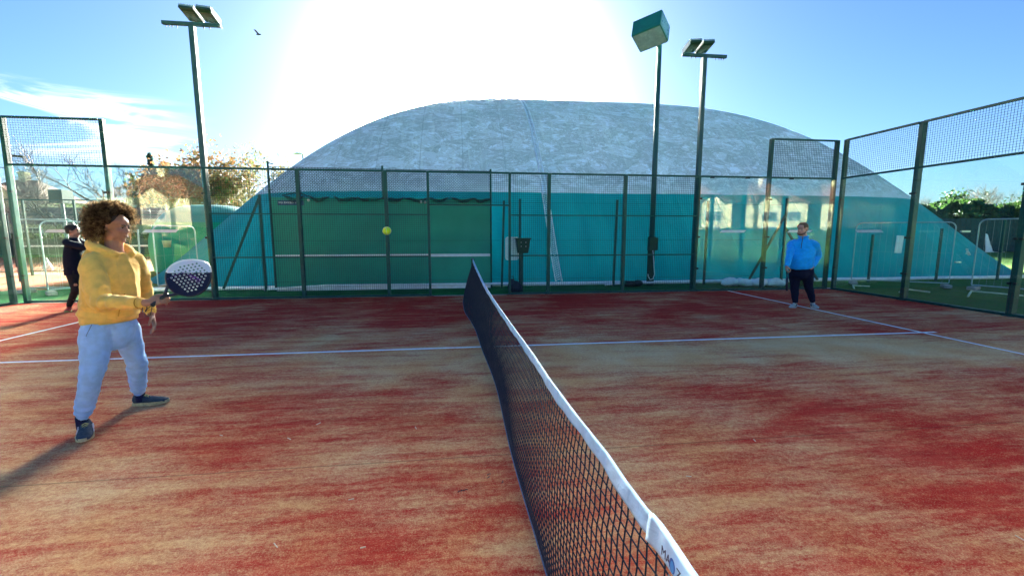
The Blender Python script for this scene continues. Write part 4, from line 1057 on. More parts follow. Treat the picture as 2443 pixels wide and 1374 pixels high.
def hand(mb, wrist, axis, palm_n, thumb_side, s=1.0, curl=0.5, spread=.12):
    """palm and five fingers. axis: wrist to knuckles; palm_n: direction the palm faces; thumb_side: towards the thumb"""
    ax = Vector(axis).normalized(); pn = Vector(palm_n); pn = (pn-ax*pn.dot(ax)).normalized(); ts = Vector(thumb_side); ts = (ts-ax*ts.dot(ax)-pn*ts.dot(pn)).normalized()
    W_ = Vector(wrist)
    limb(mb, [(*(W_-ax*.03*s), .026*s, .020*s), (*(W_+ax*.01*s), .030*s, .020*s), (*(W_+ax*.05*s), .040*s, .017*s), (*(W_+ax*.088*s), .041*s, .014*s)], ts, 12, 4)
    L_ = (.040, .046, .050, .045, .036); off = (None, .030, .010, -.010, -.029)
    for k in range(1, 5):
        b = W_+ax*(.080-.004*abs(k-2))*s+ts*off[k]*s; d = (ax+ts*spread*(2.4-k)*.5).normalized(); pts = [tuple(b-d*.03*s)+(.0095*s,)*2, tuple(b)+(.0098*s,)*2]; l = (.040, .043, .040, .033)[k-1]*s
        ang = 0
        p = b
        for q, (f, r) in enumerate(((1, .0090), (.72, .0083), (.58, .0070))):
            ang += curl*(.55, 1.0, .75)[q]; dd = d*math.cos(ang)+pn*math.sin(ang); p = p+dd*l*f; pts.append(tuple(p)+(r*s,)*2)
        limb(mb, pts, None, 8, 3)
    b = W_+ax*.018*s+ts*.026*s+pn*.006*s; d = (ax*.62+ts*.62+pn*.45).normalized(); p1 = b+d*.040*s; d2 = (ax*.85+ts*(.25-.45*curl)+pn*(.30+.4*curl)).normalized(); p2 = p1+d2*.032*s; p3 = p2+(d2+pn*.15*curl-ts*.25*curl).normalized()*.026*s
    limb(mb, [tuple(b)+(.014*s,)*2, tuple(p1)+(.012*s,)*2, tuple(p2)+(.0105*s,)*2, tuple(p3)+(.0078*s,)*2], None, 8, 3)

def head(root, c, fwd, up=(0, 0, 1), s=1.0, beard=0.0):
    """volumes of one head with facial relief; c = centre of the skull (between the ears)"""
    f = Vector(fwd).normalized(); u = Vector(up); l = u.cross(f).normalized(); u = f.cross(l).normalized(); c = Vector(c)
    m = Matrix((f, l, u)).transposed()                    # columns: front, left, up
    def L_(x, y, z): return c+m @ (Vector((x, y, z))*s)
    mb = MB()
    def bl(x, y, z, a, b_, d, n=16, k=10): mb.blob(L_(x, y, z), (a*s, b_*s, d*s), m, n, k)
    bl(-.012, 0, .030, .098, .078, .092, 24, 16)         # cranium
    bl(.030, 0, -.035, .066, .060, .085, 20, 14)         # face
    bl(.045, 0, .038, .052, .058, .048)                   # forehead
    bl(.040, 0, -.088, .044, .040, .030)                  # jaw
    bl(.070, 0, -.104, .020, .022, .018)                  # chin
    for e in (-1, 1):
        bl(.062, e*.036, -.028, .026, .022, .024)         # cheekbone
        bl(.078, e*.028, .014, .017, .026, .0085)         # brow ridge
        bl(.012, e*.050, -.072, .042, .018, .032)         # jaw angle
        bl(-.008, e*.078, -.012, .018, .008, .030)        # ear
        bl(-.012, e*.084, .006, .013, .007, .014)
        bl(.094, e*.011, -.037, .010, .0085, .0075)       # nostril wing
    limb(mb, [(*L_(.080, 0, .012), .008*s, .010*s), (*L_(.092, 0, -.008), .0085*s, .012*s), (*L_(.106, 0, -.028), .010*s, .012*s), (*L_(.103, 0, -.038), .010*s, .010*s)], l, 8, 3)
    bl(.089, 0, -.061, .011, .024, .0055); bl(.087, 0, -.073, .011, .021, .0065)   # lips
    return mb, L_, m, l, f, u
def eyes(root, L_, m, s, parent, col=(.03, .02, .012)):
    wm_ = simple('eye white', (.30, .26, .24), .3); im = simple('iris %d' % len(bpy.data.materials), col, .2)
    for e in (-1, 1):
        b = MB(); b.blob(L_(.0735, e*.031, .0005), (.0112*s,)*3, m, 12, 8); b.blob(L_(.083, e*.0305, .0005), (.0042*s, .0058*s, .0058*s), m, 8, 6, 1)
        b.mi = [0]*96+[1]*48; loc_to(b, wloc(parent)); b.build('eye', [wm_, im], parent, True)
def brows(L_, s, parent, mat, th=.0042):
    for e in (-1, 1):
        b = MB(); b.tube([L_(.093, e*.014, .014), L_(.094, e*.030, .022), L_(.084, e*.048, .018)], [th*s, th*1.1*s, th*.6*s], 6); loc_to(b, wloc(parent)); b.build('eyebrow', mat, parent, True)
def mouth(L_, s, parent, open_=.003):
    b = MB(); b.tube([L_(.089, -.021, -.066), L_(.0985, -.010, -.0665), L_(.101, 0, -.0670), L_(.0985, .010, -.0665), L_(.089, .021, -.066)], [.0012*s, open_*s, open_*1.1*s, open_*s, .0012*s], 6); loc_to(b, wloc(parent)); b.build('mouth', simple('mouth %d' % len(bpy.data.materials), (.07, .015, .015), .5), parent, True)

def skin_mat(name, col):
    t = NT(name); v = t.coord(world=False)
    c = t.mix(t.rng(t.noise(v, 14, 4), .3, .7), tuple(x*.86 for x in col), col); c = t.mix(t.rng(t.noise(v, 60, 3), .55, .8, 0, .35), c, (col[0], col[1]*.6, col[2]*.55))
    return t.done(t.bsdf(c, .5, 0, t.bump(t.noise(v, 160, 3), .15, .002), .4, **{'Subsurface Weight': .12, 'Subsurface Radius': (.01, .004, .002), 'Subsurface Scale': .5}))
def shoe(name, heel, toe, mat, sole, root, s=1.0, lace=None, lift=0.0, accent=None, socks=None, ankle=None):
    """trainer from heel to toe on the ground with sole, laces and stripes"""
    h = Vector(heel); t = Vector(toe); f = (t-h); L_ = f.length; f.normalize(); l = Vector((0, 0, 1)).cross(f).normalized(); u = f.cross(l)
    def Q(x, y, z): return h+f*(x*L_)+l*y*s+u*z*s
    mb = MB()
    limb(mb, [(*Q(.04, 0, .046), .030*s, .030*s), (*Q(.14, 0, .050), .036*s, .040*s), (*Q(.32, 0, .048), .036*s, .038*s), (*Q(.52, .002, .040), .042*s, .030*s), (*Q(.76, .003, .034), .046*s, .023*s), (*Q(.93, .003, .029), .036*s, .017*s), (*Q(.985, .002, .027), .018*s, .010*s)], l, 16, 4)
    if ankle is not None: a = Vector(ankle); limb(mb, [(*Q(.16, 0, .055), .034*s, .038*s), (*lerp(Q(.17, 0, .055), a, .45), .036*s, .042*s), (*lerp(Q(.17, 0, .055), a, .62), .037*s, .042*s)], l, 14, 4)
    up_ = fuse(mb, name, mat, root, .006*s, 3)
    mb = MB(); n = 28; ring = []
    for j in range(n):
        a = 2*math.pi*j/n; x = .5-.5*math.cos(a); w = (.034+.012*math.sin(min(1, x)*math.pi*.9)-.006*math.sin(x*math.pi*2))*min(1, (4*x*(1-x))**.32+.0); ring.append((x, math.copysign(w, math.sin(a)) if abs(math.sin(a)) > 1e-6 else 0))
    for z in (0.001, .012, .026):
        for (x, y) in ring: mb.v.append(tuple(Q(x*1.02-.01, y*(1.0 if z < .02 else 1.03), z+(.012*x**4 if z < .005 else .010*x**3))))
    mb.f += [(i*n+j, i*n+(j+1) % n, (i+1)*n+(j+1) % n, (i+1)*n+j) for i in range(2) for j in range(n)]+[tuple(range(n)), tuple(2*n+j for j in range(n))]; mb.mi = [0]*len(mb.f)
    so = pb(mb, 'sole', sole, up_, False, True)
    if lace:
        mb = MB()
        for i in range(5):
            x = .36+.065*i; z = .090-.010*i; y = .017
            mb.tube([Q(x, -y, z-.008), Q(x+.02, 0, z), Q(x+.05, y, z-.012)], .0026*s, 5); mb.tube([Q(x, y, z-.008), Q(x+.02, 0, z+.001), Q(x+.05, -y, z-.012)], .0026*s, 5)
        pb(mb, 'laces', lace, up_)
    if accent:
        mb = MB()
        for sd in (-1, 1):
            mb.tube([Q(.22, sd*.037, .066), Q(.42, sd*.041, .030)], .0035*s, 4); mb.tube([Q(.34, sd*.037, .070), Q(.50, sd*.045, .030)], .0035*s, 4); mb.tube([Q(.12, sd*.036, .045), Q(.30, sd*.041, .050), Q(.56, sd*.044, .040)], .003*s, 4)
        pb(mb, 'side_stripe', accent, up_)
    return up_

def wrink(scale, amp, seed=0, vert=.6):
    r_ = np.random.default_rng(seed); K = [(r_.normal(size=3)*np.array([1, 1, vert])*scale, r_.uniform(0, 6.28), r_.uniform(.5, 1)) for _ in range(14)]
    def f(co):
        w = co+.015*np.sin(co[:, [1, 2, 0]]*17+seed); s_ = sum(a*np.sin(w@k+p) for k, p, a in K)/3.2
        return amp*(1-np.abs(s_)**.7)*1.0-amp*.5
    return f

# ------------------------------------------------------------------ player in the yellow hoodie
def build_player_one():
    base = Vector((-3.13, 3.02, 0))
    root = thing('person', base, 'person with big curly hair, yellow hoodie and pale blue joggers holding a racket out', 'person')
    SK = skin_mat('tanned skin', (.42, .20, .125))
    f = Vector((.99, -.14, 0)).normalized(); l = Vector((0, 0, 1)).cross(f)           # chest direction, left side
    hips = A(262, 775, y=2.98); neck = A(272, 597, y=3.0); ch = lerp(hips, neck, .62)
    shR = neck-l*.175+Vector((0, 0, -.105))-f*.02; shL = neck+l*.165+Vector((0, 0, -.10))+f*.01
    elR = A(238, 722, y=2.72); wrR = A(352, 722, y=2.60)
    elL = A(343, 695, y=3.30); wrL = A(362, 752, y=3.22)
    anR = A(195, 1000, y=2.80); knR = A(222, 880, y=2.78)
    anL = A(333, 938, y=3.36); knL = A(325, 862, y=3.20)
    hpR = hips-l*.10; hpL = hips+l*.10
    hc = A(271, 540, y=3.0); hf = Vector((1.0, .02, -.15)).normalized()
    # body: one continuous surface from head to ankles
    mb, HL, hm, hl, hf_, hu = head(root, hc, hf, s=1.0)
    limb(mb, [(*(neck-Vector((0, 0, .04))), .066, .062), (*lerp(neck, hc, .35), .055, .057), (*(hc+Vector((0, 0, -.03))), .056, .060)], l, 16, 5)
    limb(mb, [(*(hips-Vector((0, 0, .05))), .145, .11), (*lerp(hips, neck, .3), .15, .11), (*ch, .165, .12), (*lerp(hips, neck, .85), .15, .09), (*neck, .06, .06)], l, 20, 5)
    for sh, el, wr in ((shR, elR, wrR), (shL, elL, wrL)):
        limb(mb, [(*lerp(sh, neck, .4), .05, .05), (*sh, .052, .052), (*lerp(sh, el, .5), .045, .045), (*el, .038, .038), (*lerp(el, wr, .35), .037, .037), (*wr, .027, .023)], None, 12, 5)
    for hp, kn, an in ((hpR, knR, anR), (hpL, knL, anL)):
        limb(mb, [(*hp, .085, .085), (*lerp(hp, kn, .5), .075, .075), (*kn, .052, .052), (*lerp(kn, an, .35), .054, .054), (*an, .035, .038), (*(an-Vector((0, 0, .05))), .034, .04)], None, 14, 5)
    # right hand closes round the handle, left hand hangs loose
    handle_dir = (A(489, 634, y=2.73)-A(362, 729, y=2.575)).normalized()
    ax = (wrR-elR).normalized()
    hand(mb, wrR+ax*.01, (ax*.8+handle_dir*.5), Vector((.1, .8, -.35)), Vector((.25, .1, .9)), .98, 1.05, .05)
    axL = (A(372, 785, y=3.20)-wrL).normalized()
    hand(mb, wrL, axL, Vector((-.6, -.5, .1)), Vector((-.3, -.8, -.1)), .98, .42, .22)
    body = fuse(mb, 'body', SK, root, .0058, 2)
    eyes(root, HL, hm, 1.0, body); HB = simple('dark brown hair', (.035, .018, .010), .7); brows(HL, 1.0, body, HB, .0048); mouth(HL, 1.0, body, .0034)
    mb = MB()
    for e in (-1, 1): mb.tube([HL(.0868, e*.018, .004), HL(.0905, e*.030, .0075), HL(.0825, e*.044, .003)], .0022, 5)
    pb(mb, 'eyelid', HB, body, True)
    # afro: thousands of fine curls rooted on the scalp
    hr = np.random.default_rng(21); vs = []; fs = []; dark = []
    M_ = np.array(hm); c = np.array(hc)
    n = 0; NS = 7600; V = []; F = []; MI = []
    while n < NS:
        d = hr.normal(size=3); d /= np.linalg.norm(d)
        x, y, z = d                                        # head frame: front, left, up
        if x > .30 and z < .74+(.0 if abs(y) < .4 else -.45*(abs(y)-.4)): continue
        if z < -.60 or (x > .05 and z < .12): continue
        p0 = np.array([-.012, 0, .030])+d*np.array([.096, .077, .092])
        ctr = np.array([-.045, 0, .040]); out = p0-ctr; out /= np.linalg.norm(out)
        rad = np.array([.185, .165, .150]); 
        ln = hr.uniform(.30, 1.0)**.6*(.100+.035*max(0, -x)+.012*abs(y)+.050*max(0, y)-.015*max(0, z))*.85*(1+.10*math.sin(5*x+2)*math.sin(7*z+1))
        a = np.cross(out, [0, 0, 1.]); a /= (np.linalg.norm(a)+1e-6); b = np.cross(out, a); K = 9; ph = hr.uniform(0, 6.28); turns = hr.uniform(1.5, 3.2); cr = hr.uniform(.005, .012); w = hr.uniform(.0007, .0014)
        pts = []
        for k in range(K):
            t = k/(K-1); an_ = ph+turns*6.28*t
            q = p0+out*ln*t+np.array([0, 0, -1.])*.05*t*t*max(0, .6-z)*.6+(a*math.cos(an_)+b*math.sin(an_))*cr*min(1, t*3)
            pts.append(q)
        pts = np.array(pts)@M_.T+c
        side = np.cross(np.diff(pts, axis=0, append=pts[-1:]*2-pts[-2:-1]), hr.normal(size=3)); side /= (np.linalg.norm(side, axis=1)[:, None]+1e-9)
        base_i = n*2*K; V.append(np.stack([pts-side*w, pts+side*w], 1).reshape(-1, 3))
        k_ = np.arange(K-1); F.append(np.stack([base_i+2*k_, base_i+2*k_+1, base_i+2*k_+3, base_i+2*k_+2], 1)); n += 1
    V = np.concatenate(V)-np.array(base); F = np.concatenate(F)
    me = bpy.data.meshes.new('hair'); me.vertices.add(len(V)); me.vertices.foreach_set('co', V.ravel()); me.loops.add(F.size); me.loops.foreach_set('vertex_index', F.ravel()); me.polygons.add(len(F)); me.polygons.foreach_set('loop_start', np.arange(0, F.size, 4)); me.polygons.foreach_set('loop_total', np.full(len(F), 4)); me.update()
    t = NT('curly golden brown hair'); v = t.coord(); ob = t.n('ShaderNodeTexCoord')
    # backlit glow painted into the tips: colour by distance from the scalp centre
    dst = t.n('ShaderNodeVectorMath', operation='DISTANCE'); g_ = t.n('ShaderNodeNewGeometry'); t.l(g_.outputs['Position'], dst.inputs[0]); dst.inputs[1].default_value = tuple(np.array([-.02, 0, .03])@M_.T+c)
    cc = t.mix(t.rng(dst.outputs['Value'], .125, .225), (.036, .019, .011), (.24, .145, .07)); cc = t.mix(t.rng(t.noise(v, 35, 3), .4, .7, 0, .5), cc, (.62, .42, .20))
    dd = t.n('ShaderNodeBsdfDiffuse'); t.l(cc, dd.inputs[0]); tt = t.n('ShaderNodeBsdfTranslucent'); t.l(cc, tt.inputs[0]); mm = t.n('ShaderNodeMixShader'); mm.inputs[0].default_value = .5; t.l(dd.outputs[0], mm.inputs[1]); t.l(tt.outputs[0], mm.inputs[2])
    me.materials.append(t.done(mm.outputs[0])); put('hair', me, root)
    # scalp cap under the curls
    mb = MB()
    mb.blob(HL(-.026, 0, .045), (.098, .088, .090), hm, 24, 14); mb.blob(HL(-.055, 0, .0), (.072, .082, .085), hm, 20, 12)
    fuse(mb, 'hair_roots', HB, root, .008, 1)
    # hoodie
    YM = fabric('mustard sweatshirt', (.88, .54, .12), .6, 7, .9, .15)
    mb = MB(); hem = A(262, 757, y=2.98)
    dn = Vector((0, 0, -1))
    limb(mb, [(*(hem+dn*.012), .165, .150), (*(hem+Vector((0, 0, .03))), .186, .172), (*lerp(hem, neck, .22), .196, .176), (*lerp(hem, neck, .45), .196, .162), (*lerp(hem, neck, .66), .198, .146), (*lerp(hem, neck, .82), .180, .118), (*lerp(hem, neck, .92), .125, .098), (*(neck+Vector((0, 0, -.01))), .085, .080)], l, 28, 6, sq=.92)
    for sh, el, wr, r0 in ((shR, elR, wrR, 1.06), (shL, elL, wrL, 1.0)):
        e1 = lerp(el, wr, .10); cuf = lerp(el, wr, .93)
        limb(mb, [(*lerp(sh, neck, .45), .062, .062), (*lerp(sh, neck, .05), .074*r0, .072*r0), (*lerp(sh, el, .35), .074*r0, .074*r0), (*lerp(sh, el, .75), .068*r0, .070*r0), (*el, .064*r0, .067*r0), (*lerp(el, wr, .3), .058*r0, .060*r0), (*lerp(el, wr, .65), .049, .051), (*lerp(el, wr, .80), .047, .047), (*lerp(el, wr, .84), .038, .038), (*cuf, .037, .036)], None, 18, 5)
    # hood lying on the back and round the neck, open V at the front
    hoodc = neck+Vector((0, 0, .018))
    ring = []
    for a in np.linspace(-150, 150, 15):
        ar = R(a+180); d = f*math.cos(ar)+l*math.sin(ar); back = (1+math.cos(R(a)))/2
        p = hoodc+d*(.098+.030*back)+Vector((0, 0, .040*back-.060*(1-back))); ring.append((*p, .022+.026*back, .026+.020*back))
    limb(mb, ring, (0, 0, 1), 12, 3)
    limb(mb, [(*(neck-f*.09+Vector((0, 0, .02))), .10, .04), (*(neck-f*.145+Vector((0, 0, -.06))), .12, .045), (*(neck-f*.16+Vector((0, 0, -.17))), .07, .03)], l, 14, 5)
    fold = wrink(15, .0105, 3, .8); fine = wrink(42, .0022, 8, 1)
    def dsp(co):
        d_ = fold(co)+fine(co)
        # heavier cross folds at elbow and waist
        de = np.linalg.norm(co-np.array(lerp(elR, wrR, .12)), axis=1); a_ = (co-np.array(elR))@np.array((wrR-elR).normalized())
        d_ += .009*np.exp(-(de/.13)**2)*np.sin(a_*95)
        d_ += .006*np.exp(-((co[:, 2]-hem.z-.08)/.06)**2)*np.sin(co[:, 2]*70+co[:, 0]*14)
        return d_
    ho = fuse(mb, 'hoodie', YM, root, .0085, 3, dsp)
    # front pocket seam, drawn edges and ribbing
    mb = MB()
    for (wc, wd, rr_) in ((lerp(elR, wrR, .84), (wrR-elR).normalized(), .0415), (lerp(elL, wrL, .84), (wrL-elL).normalized(), .0405)):
        o1 = wd.orthogonal().normalized(); o2 = wd.cross(o1); mb.tube([wc+o1*rr_*math.cos(a)+o2*rr_*math.sin(a) for a in np.linspace(0, 6.283, 19)], .003, 5, False)
    pb(mb, 'cuff_seam', simple('mustard rib', (.52, .25, .02), .9), ho)
    mb = MB(); mb.lathe(hem+dn*.03, [(.001, 0), (1, .002), (1.02, .03), (1.0, .055)], 32); mb.v = [tuple(Vector((hem.x, hem.y, 0))+l*((Vector((p[0]-hem.x, p[1]-hem.y, 0))).x)*.196+f*((Vector((p[0]-hem.x, p[1]-hem.y, 0))).y)*.155+Vector((0, 0, p[2]))) for p in mb.v]
    pb(mb, 'waistband', YM, ho, True)
    mb = MB()
    for sd in (-1, 1): mb.tube([hem+f*.185+l*sd*.045+Vector((0, 0, .20)), hem+f*.182+l*sd*.085+Vector((0, 0, .12)), hem+f*.170+l*sd*.105+Vector((0, 0, .03))], .0035, 5)
    pb(mb, 'pocket_edge', simple('mustard seam', (.55, .28, .03), .9), ho)
    # joggers
    BM = fabric('pale blue jogger fleece', (.34, .58, .92), .5, 7, .9, .1)
    mb = MB()
    limb(mb, [(*(hips+Vector((0, 0, .05))), .175, .135), (*(hips+dn*.03), .182, .142), (*(hips+dn*.12), .165, .135), (*(hips+dn*.19), .10, .10)], l, 24, 5)
    for hp, kn, an, side in ((hpR, knR, anR, -1), (hpL, knL, anL, 1)):
        a_ = an+Vector((0, 0, .015))
        limb(mb, [(*(hp+Vector((0, 0, .02))), .098, .112), (*lerp(hp, kn, .25), .106, .114), (*lerp(hp, kn, .6), .092, .098), (*kn, .076, .083), (*lerp(kn, an, .35), .070, .074), (*lerp(kn, an, .70), .060, .062), (*lerp(kn, an, .86), .056, .056), (*lerp(kn, an, .895), .045, .046), (*a_, .043, .045)], None, 18, 5)
    f2 = wrink(16, .0095, 5, .9); f3 = wrink(44, .002, 6, 1)
    def dsp2(co):
        d_ = f2(co)+f3(co)
        for kn, an in ((knR, anR), (knL, anL)):
            dk = np.linalg.norm(co-np.array(kn), axis=1); d_ += .0035*np.exp(-(dk/.12)**2)*np.sin(co[:, 2]*85+co[:, 0]*30)
            da = np.linalg.norm(co-np.array(lerp(kn, an, .80)), axis=1); d_ += .006*np.exp(-(da/.09)**2)*np.sin(co[:, 2]*110+co[:, 0]*40)
        return d_
    jo = fuse(mb, 'joggers', BM, root, .0085, 3, dsp2)
    mb = MB(); pk = lerp(hpR, knR, .1)-l*.105+f*.03; mb.tube([pk+Vector((0, 0, .08))+f*.04, pk-l*.012+Vector((0, 0, .0)), pk+Vector((0, 0, -.09))-f*.03+l*.0], .003, 5); pb(mb, 'pocket_seam', simple('blue seam', (.15, .24, .42), .9), jo)
    # socks, shoes
    NV = fabric('navy sock', (.012, .014, .05), .3, 30); SH = simple('slate trainer mesh', (.020, .042, .065), .7, 0, .3, 30, .4, 220); SO = simple('pale gum sole', (.55, .46, .24), .6, 0, .3, 25); LA = simple('yellow grey laces', (.50, .46, .16), .7); WH = simple('white trim', (.7, .7, .72), .6)
    for an in (anR, anL):
        mb = MB(); limb(mb, [(*(an+Vector((0, 0, .03))), .039, .041), (*(an+dn*.03), .038, .042), (*(an+dn*.075), .037, .046)], None, 14, 4); fuse(mb, 'sock', NV, root, .007, 1)
    hR = Vector((anR.x-.01, anR.y+.055, 0)); tR = hR+(Vector((.17, -.27, 0))).normalized()*.285
    shoe('shoe', hR, tR, SH, SO, root, 1.08, LA, 0, WH, ankle=anR+dn*.0)
    hL = Vector((anL.x-.065, anL.y-.0, 0)); tL = hL+(Vector((.96, .10, 0))).normalized()*.285
    shoe('shoe', hL, tL, SH, SO, root, 1.08, LA, 0, None, ankle=anL+dn*.0)
    # dark band on the wrist
    mb = MB(); wc = lerp(elR, wrR, .95)+Vector((0, 0, -.03)); o1 = (wrR-elR).normalized(); mb.tube([wc+Vector((0, 0, -.012))+o1*.020*math.cos(a)+Vector((0, .01, .026))*math.sin(a)+Vector((.0, -.012, 0)) for a in np.linspace(0, 6.283, 19)], .0035, 6, False); pb(mb, 'wrist_cord', MT['black'], root)
    return wrR, handle_dir
wrR, hdir = build_player_one()

# ------------------------------------------------------------------ padel racket held by the first player
def racket(name, butt, tip, normal, label, s=1.0, white=True):
    """teardrop padel racket: drilled head, open throat, gripped handle"""
    b0 = Vector(butt); y_ = (Vector(tip)-b0).normalized(); n_ = Vector(normal); n_ = (n_-y_*n_.dot(y_)).normalized(); x_ = y_.cross(n_)
    root = thing(name, b0, label, 'racket'); TH = .019
    def Q(x, y, z=0): return b0+x_*x*s+y_*y*s+n_*z*s
    # outline of the head: y from .13 (throat) to .455
    def half(t):                                          # t 0..1 along the head, half width
        return .130*math.sin(math.pi*min(1, t**.78)*.5+math.pi*.5*max(0, (t-.56)/.44)**2.0*1.0) if False else .130*(math.sin(math.pi*t**.82))**.60
    n = 40; out = []
    for i in range(n+1): t = i/n; out.append((half(t) if 0 < i < n else 0.0, .165+.290*t))
    out[0] = (.028, .165)
    pts = [(x, y) for x, y in out]+[(-x, y) for x, y in out[::-1] if x > 0]
    holes = []
    for r in range(9):
        y = .225+.023*r
        for k in range(-4, 5):
            x = (k+(.5 if r % 2 else 0))*.023
            if abs(x) < half((y-.165)/.29)-.028-(.01 if r == 0 else 0): holes.append((x, y))
    c = bpy.data.curves.new('face', 'CURVE'); c.dimensions = '2D'; c.fill_mode = 'BOTH'; c.extrude = TH; 
    sp = c.splines.new('POLY'); sp.points.add(len(pts)-1)
    for i, (x, y) in enumerate(pts): sp.points[i].co = (x*.985, y, 0, 1)
    sp.use_cyclic_u = True
    for (hx, hy) in holes:
        sp = c.splines.new('POLY'); sp.points.add(9); sp.use_cyclic_u = True
        for i in range(10): a = -2*math.pi*i/10; sp.points[i].co = (hx+.0064*math.cos(a), hy+.0064*math.sin(a), 0, 1)
    o = bpy.data.objects.new('face', c); COL.objects.link(o); bpy.context.view_layer.update()
    me = bpy.data.meshes.new_from_object(o.evaluated_get(bpy.context.evaluated_depsgraph_get())); bpy.data.objects.remove(o)
    t = NT('racket print'); g = t.n('ShaderNodeTexCoord'); sx_ = t.n('ShaderNodeSeparateXYZ'); t.l(g.outputs['Object'], sx_.inputs[0])
    # diagonal colour split of the print
    dgn = t.math('ADD', t.math('MULTIPLY', sx_.outputs['X'], -.75), t.math('MULTIPLY', sx_.outputs['Y'], .66))
    cc = t.mix(t.rng(dgn, .2345, .2355, smooth=False), (.004, .010, .050), (.55, .66, .86)) if white else None
    me.materials.clear(); me.materials.append(t.done(t.bsdf(cc if white else (.02, .02, .03), .6, 0, None, .2)))
    me.update(); fo = put('face', me, root)
    fo.matrix_local = Matrix.Translation(Vector((0, 0, 0))) @ Matrix((x_, y_, n_)).transposed().to_4x4() @ Matrix.Diagonal((s, s, s, 1))
    fo.scale.z = s
    # rim
    DK = simple('dark racket edge', (.008, .014, .045), .35)
    mb = MB(); mb.tube([Q(x, y) for x, y in pts]+[Q(*pts[0])], .0105*s, 8, False); 
    for sd in (-1, 1): mb.tube([Q(sd*.034, .19), Q(sd*.050, .205)], .009*s, 6); mb.tube([Q(sd*.062, .215), Q(sd*.045, .175), Q(sd*.018, .128), Q(sd*.008, .110)], [.011*s, .011*s, .010*s, .012*s], 8)
    pb(mb, 'frame', DK, root, True)
    if white:
        mb = MB(); mb.tube([Q(x*1.012, y+.001, .004) for x, y in pts if -.75*x+.66*y > .235 and y > .22], .0088*s, 6); pb(mb, 'white_edge', simple('white racket edge', (.75, .82, .9), .4), root, True)
    mb = MB(); mb.tube([Q(0, .0), Q(0, .004), Q(0, .06), Q(0, .125)], [.017*s, .0155*s, .0148*s, .0150*s], 10); pb(mb, 'grip', MT['black'], root, True)
    mb = MB(); mb.tube([Q(0, .003), Q(.02, -.02), Q(.045, -.055), Q(.03, -.085), Q(.0, -.05), Q(0, .003)], .0025*s, 5); pb(mb, 'wrist_loop', MT['black'], root)
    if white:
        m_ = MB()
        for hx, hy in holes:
            if -.75*hx+.66*hy < .235: m_.tube([Q(hx+.0058*math.cos(a), hy+.0058*math.sin(a), TH+.0004) for a in np.linspace(0, 6.283, 9)], .0017*s, 3, False)  # pale rings paint the light caught on the hole edges
        pb(m_, 'hole_light_shade', simple('painted lit hole edge', (.70, .76, .82), .5), root)
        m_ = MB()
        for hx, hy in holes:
            if -.75*hx+.66*hy >= .235: m_.tube([Q(hx+.0054*math.cos(a), hy+.0054*math.sin(a), TH+.0004) for a in np.linspace(0, 6.283, 9)], .0016*s, 3, False)  # dark rings paint the darkness inside the holes
        pb(m_, 'hole_light_shade', simple('painted hole shade', (.03, .05, .10), .5), root)
        PU = simple('purple ink', (.16, .02, .38), .5); dz = TH+.0006
        def deco(strokes, r=.0019):
            m_ = MB()
            for st in strokes: m_.tube([Q(x, y, .0105+.009) for x, y in st], r*s, 4)
            return m_
        # leaping animal mark twice, and a wordmark slanting along the lower edge
        for cx, cy, fl in ((.040, .330, 1), (.004, .318, 1)):
            e = [(cx-.030*fl, cy-.010), (cx-.015*fl, cy+.004), (cx, cy+.008), (cx+.016*fl, cy+.004), (cx+.026*fl, cy-.008)]
            pb(deco([e, [(cx, cy+.006), (cx+.006, cy-.012), (cx+.018, cy-.016)], [(cx-.012, cy+.004), (cx-.010, cy-.012)], [(cx+.012, cy+.004), (cx+.022, cy+.012), (cx+.008, cy+.016)]]), 'animal_mark', PU, root)
        m_ = MB()
        for i in range(9): bx0, by0 = -.052+.002*i, .205+.0125*i; m_.tube([Q(bx0-.028+.001*i, by0, .0195), Q(bx0-.022+.001*i, by0+.006*(1 if i % 2 else -1)+.004, .0195)], .0014*s, 4)
        pb(m_, 'wordmark', PU, root)
    return root
bt = A(362, 729, y=2.575); tp = A(497, 640, y=2.47)
# aim: handle runs up and to the right, head turned to the viewer
racket('padel_racket', bt, bt+(A(489, 634, y=2.73)-bt).normalized()*.455, (CAM-bt).normalized(), 'navy and white padel racket with purple marks held by the person in the yellow hoodie', 1.0)

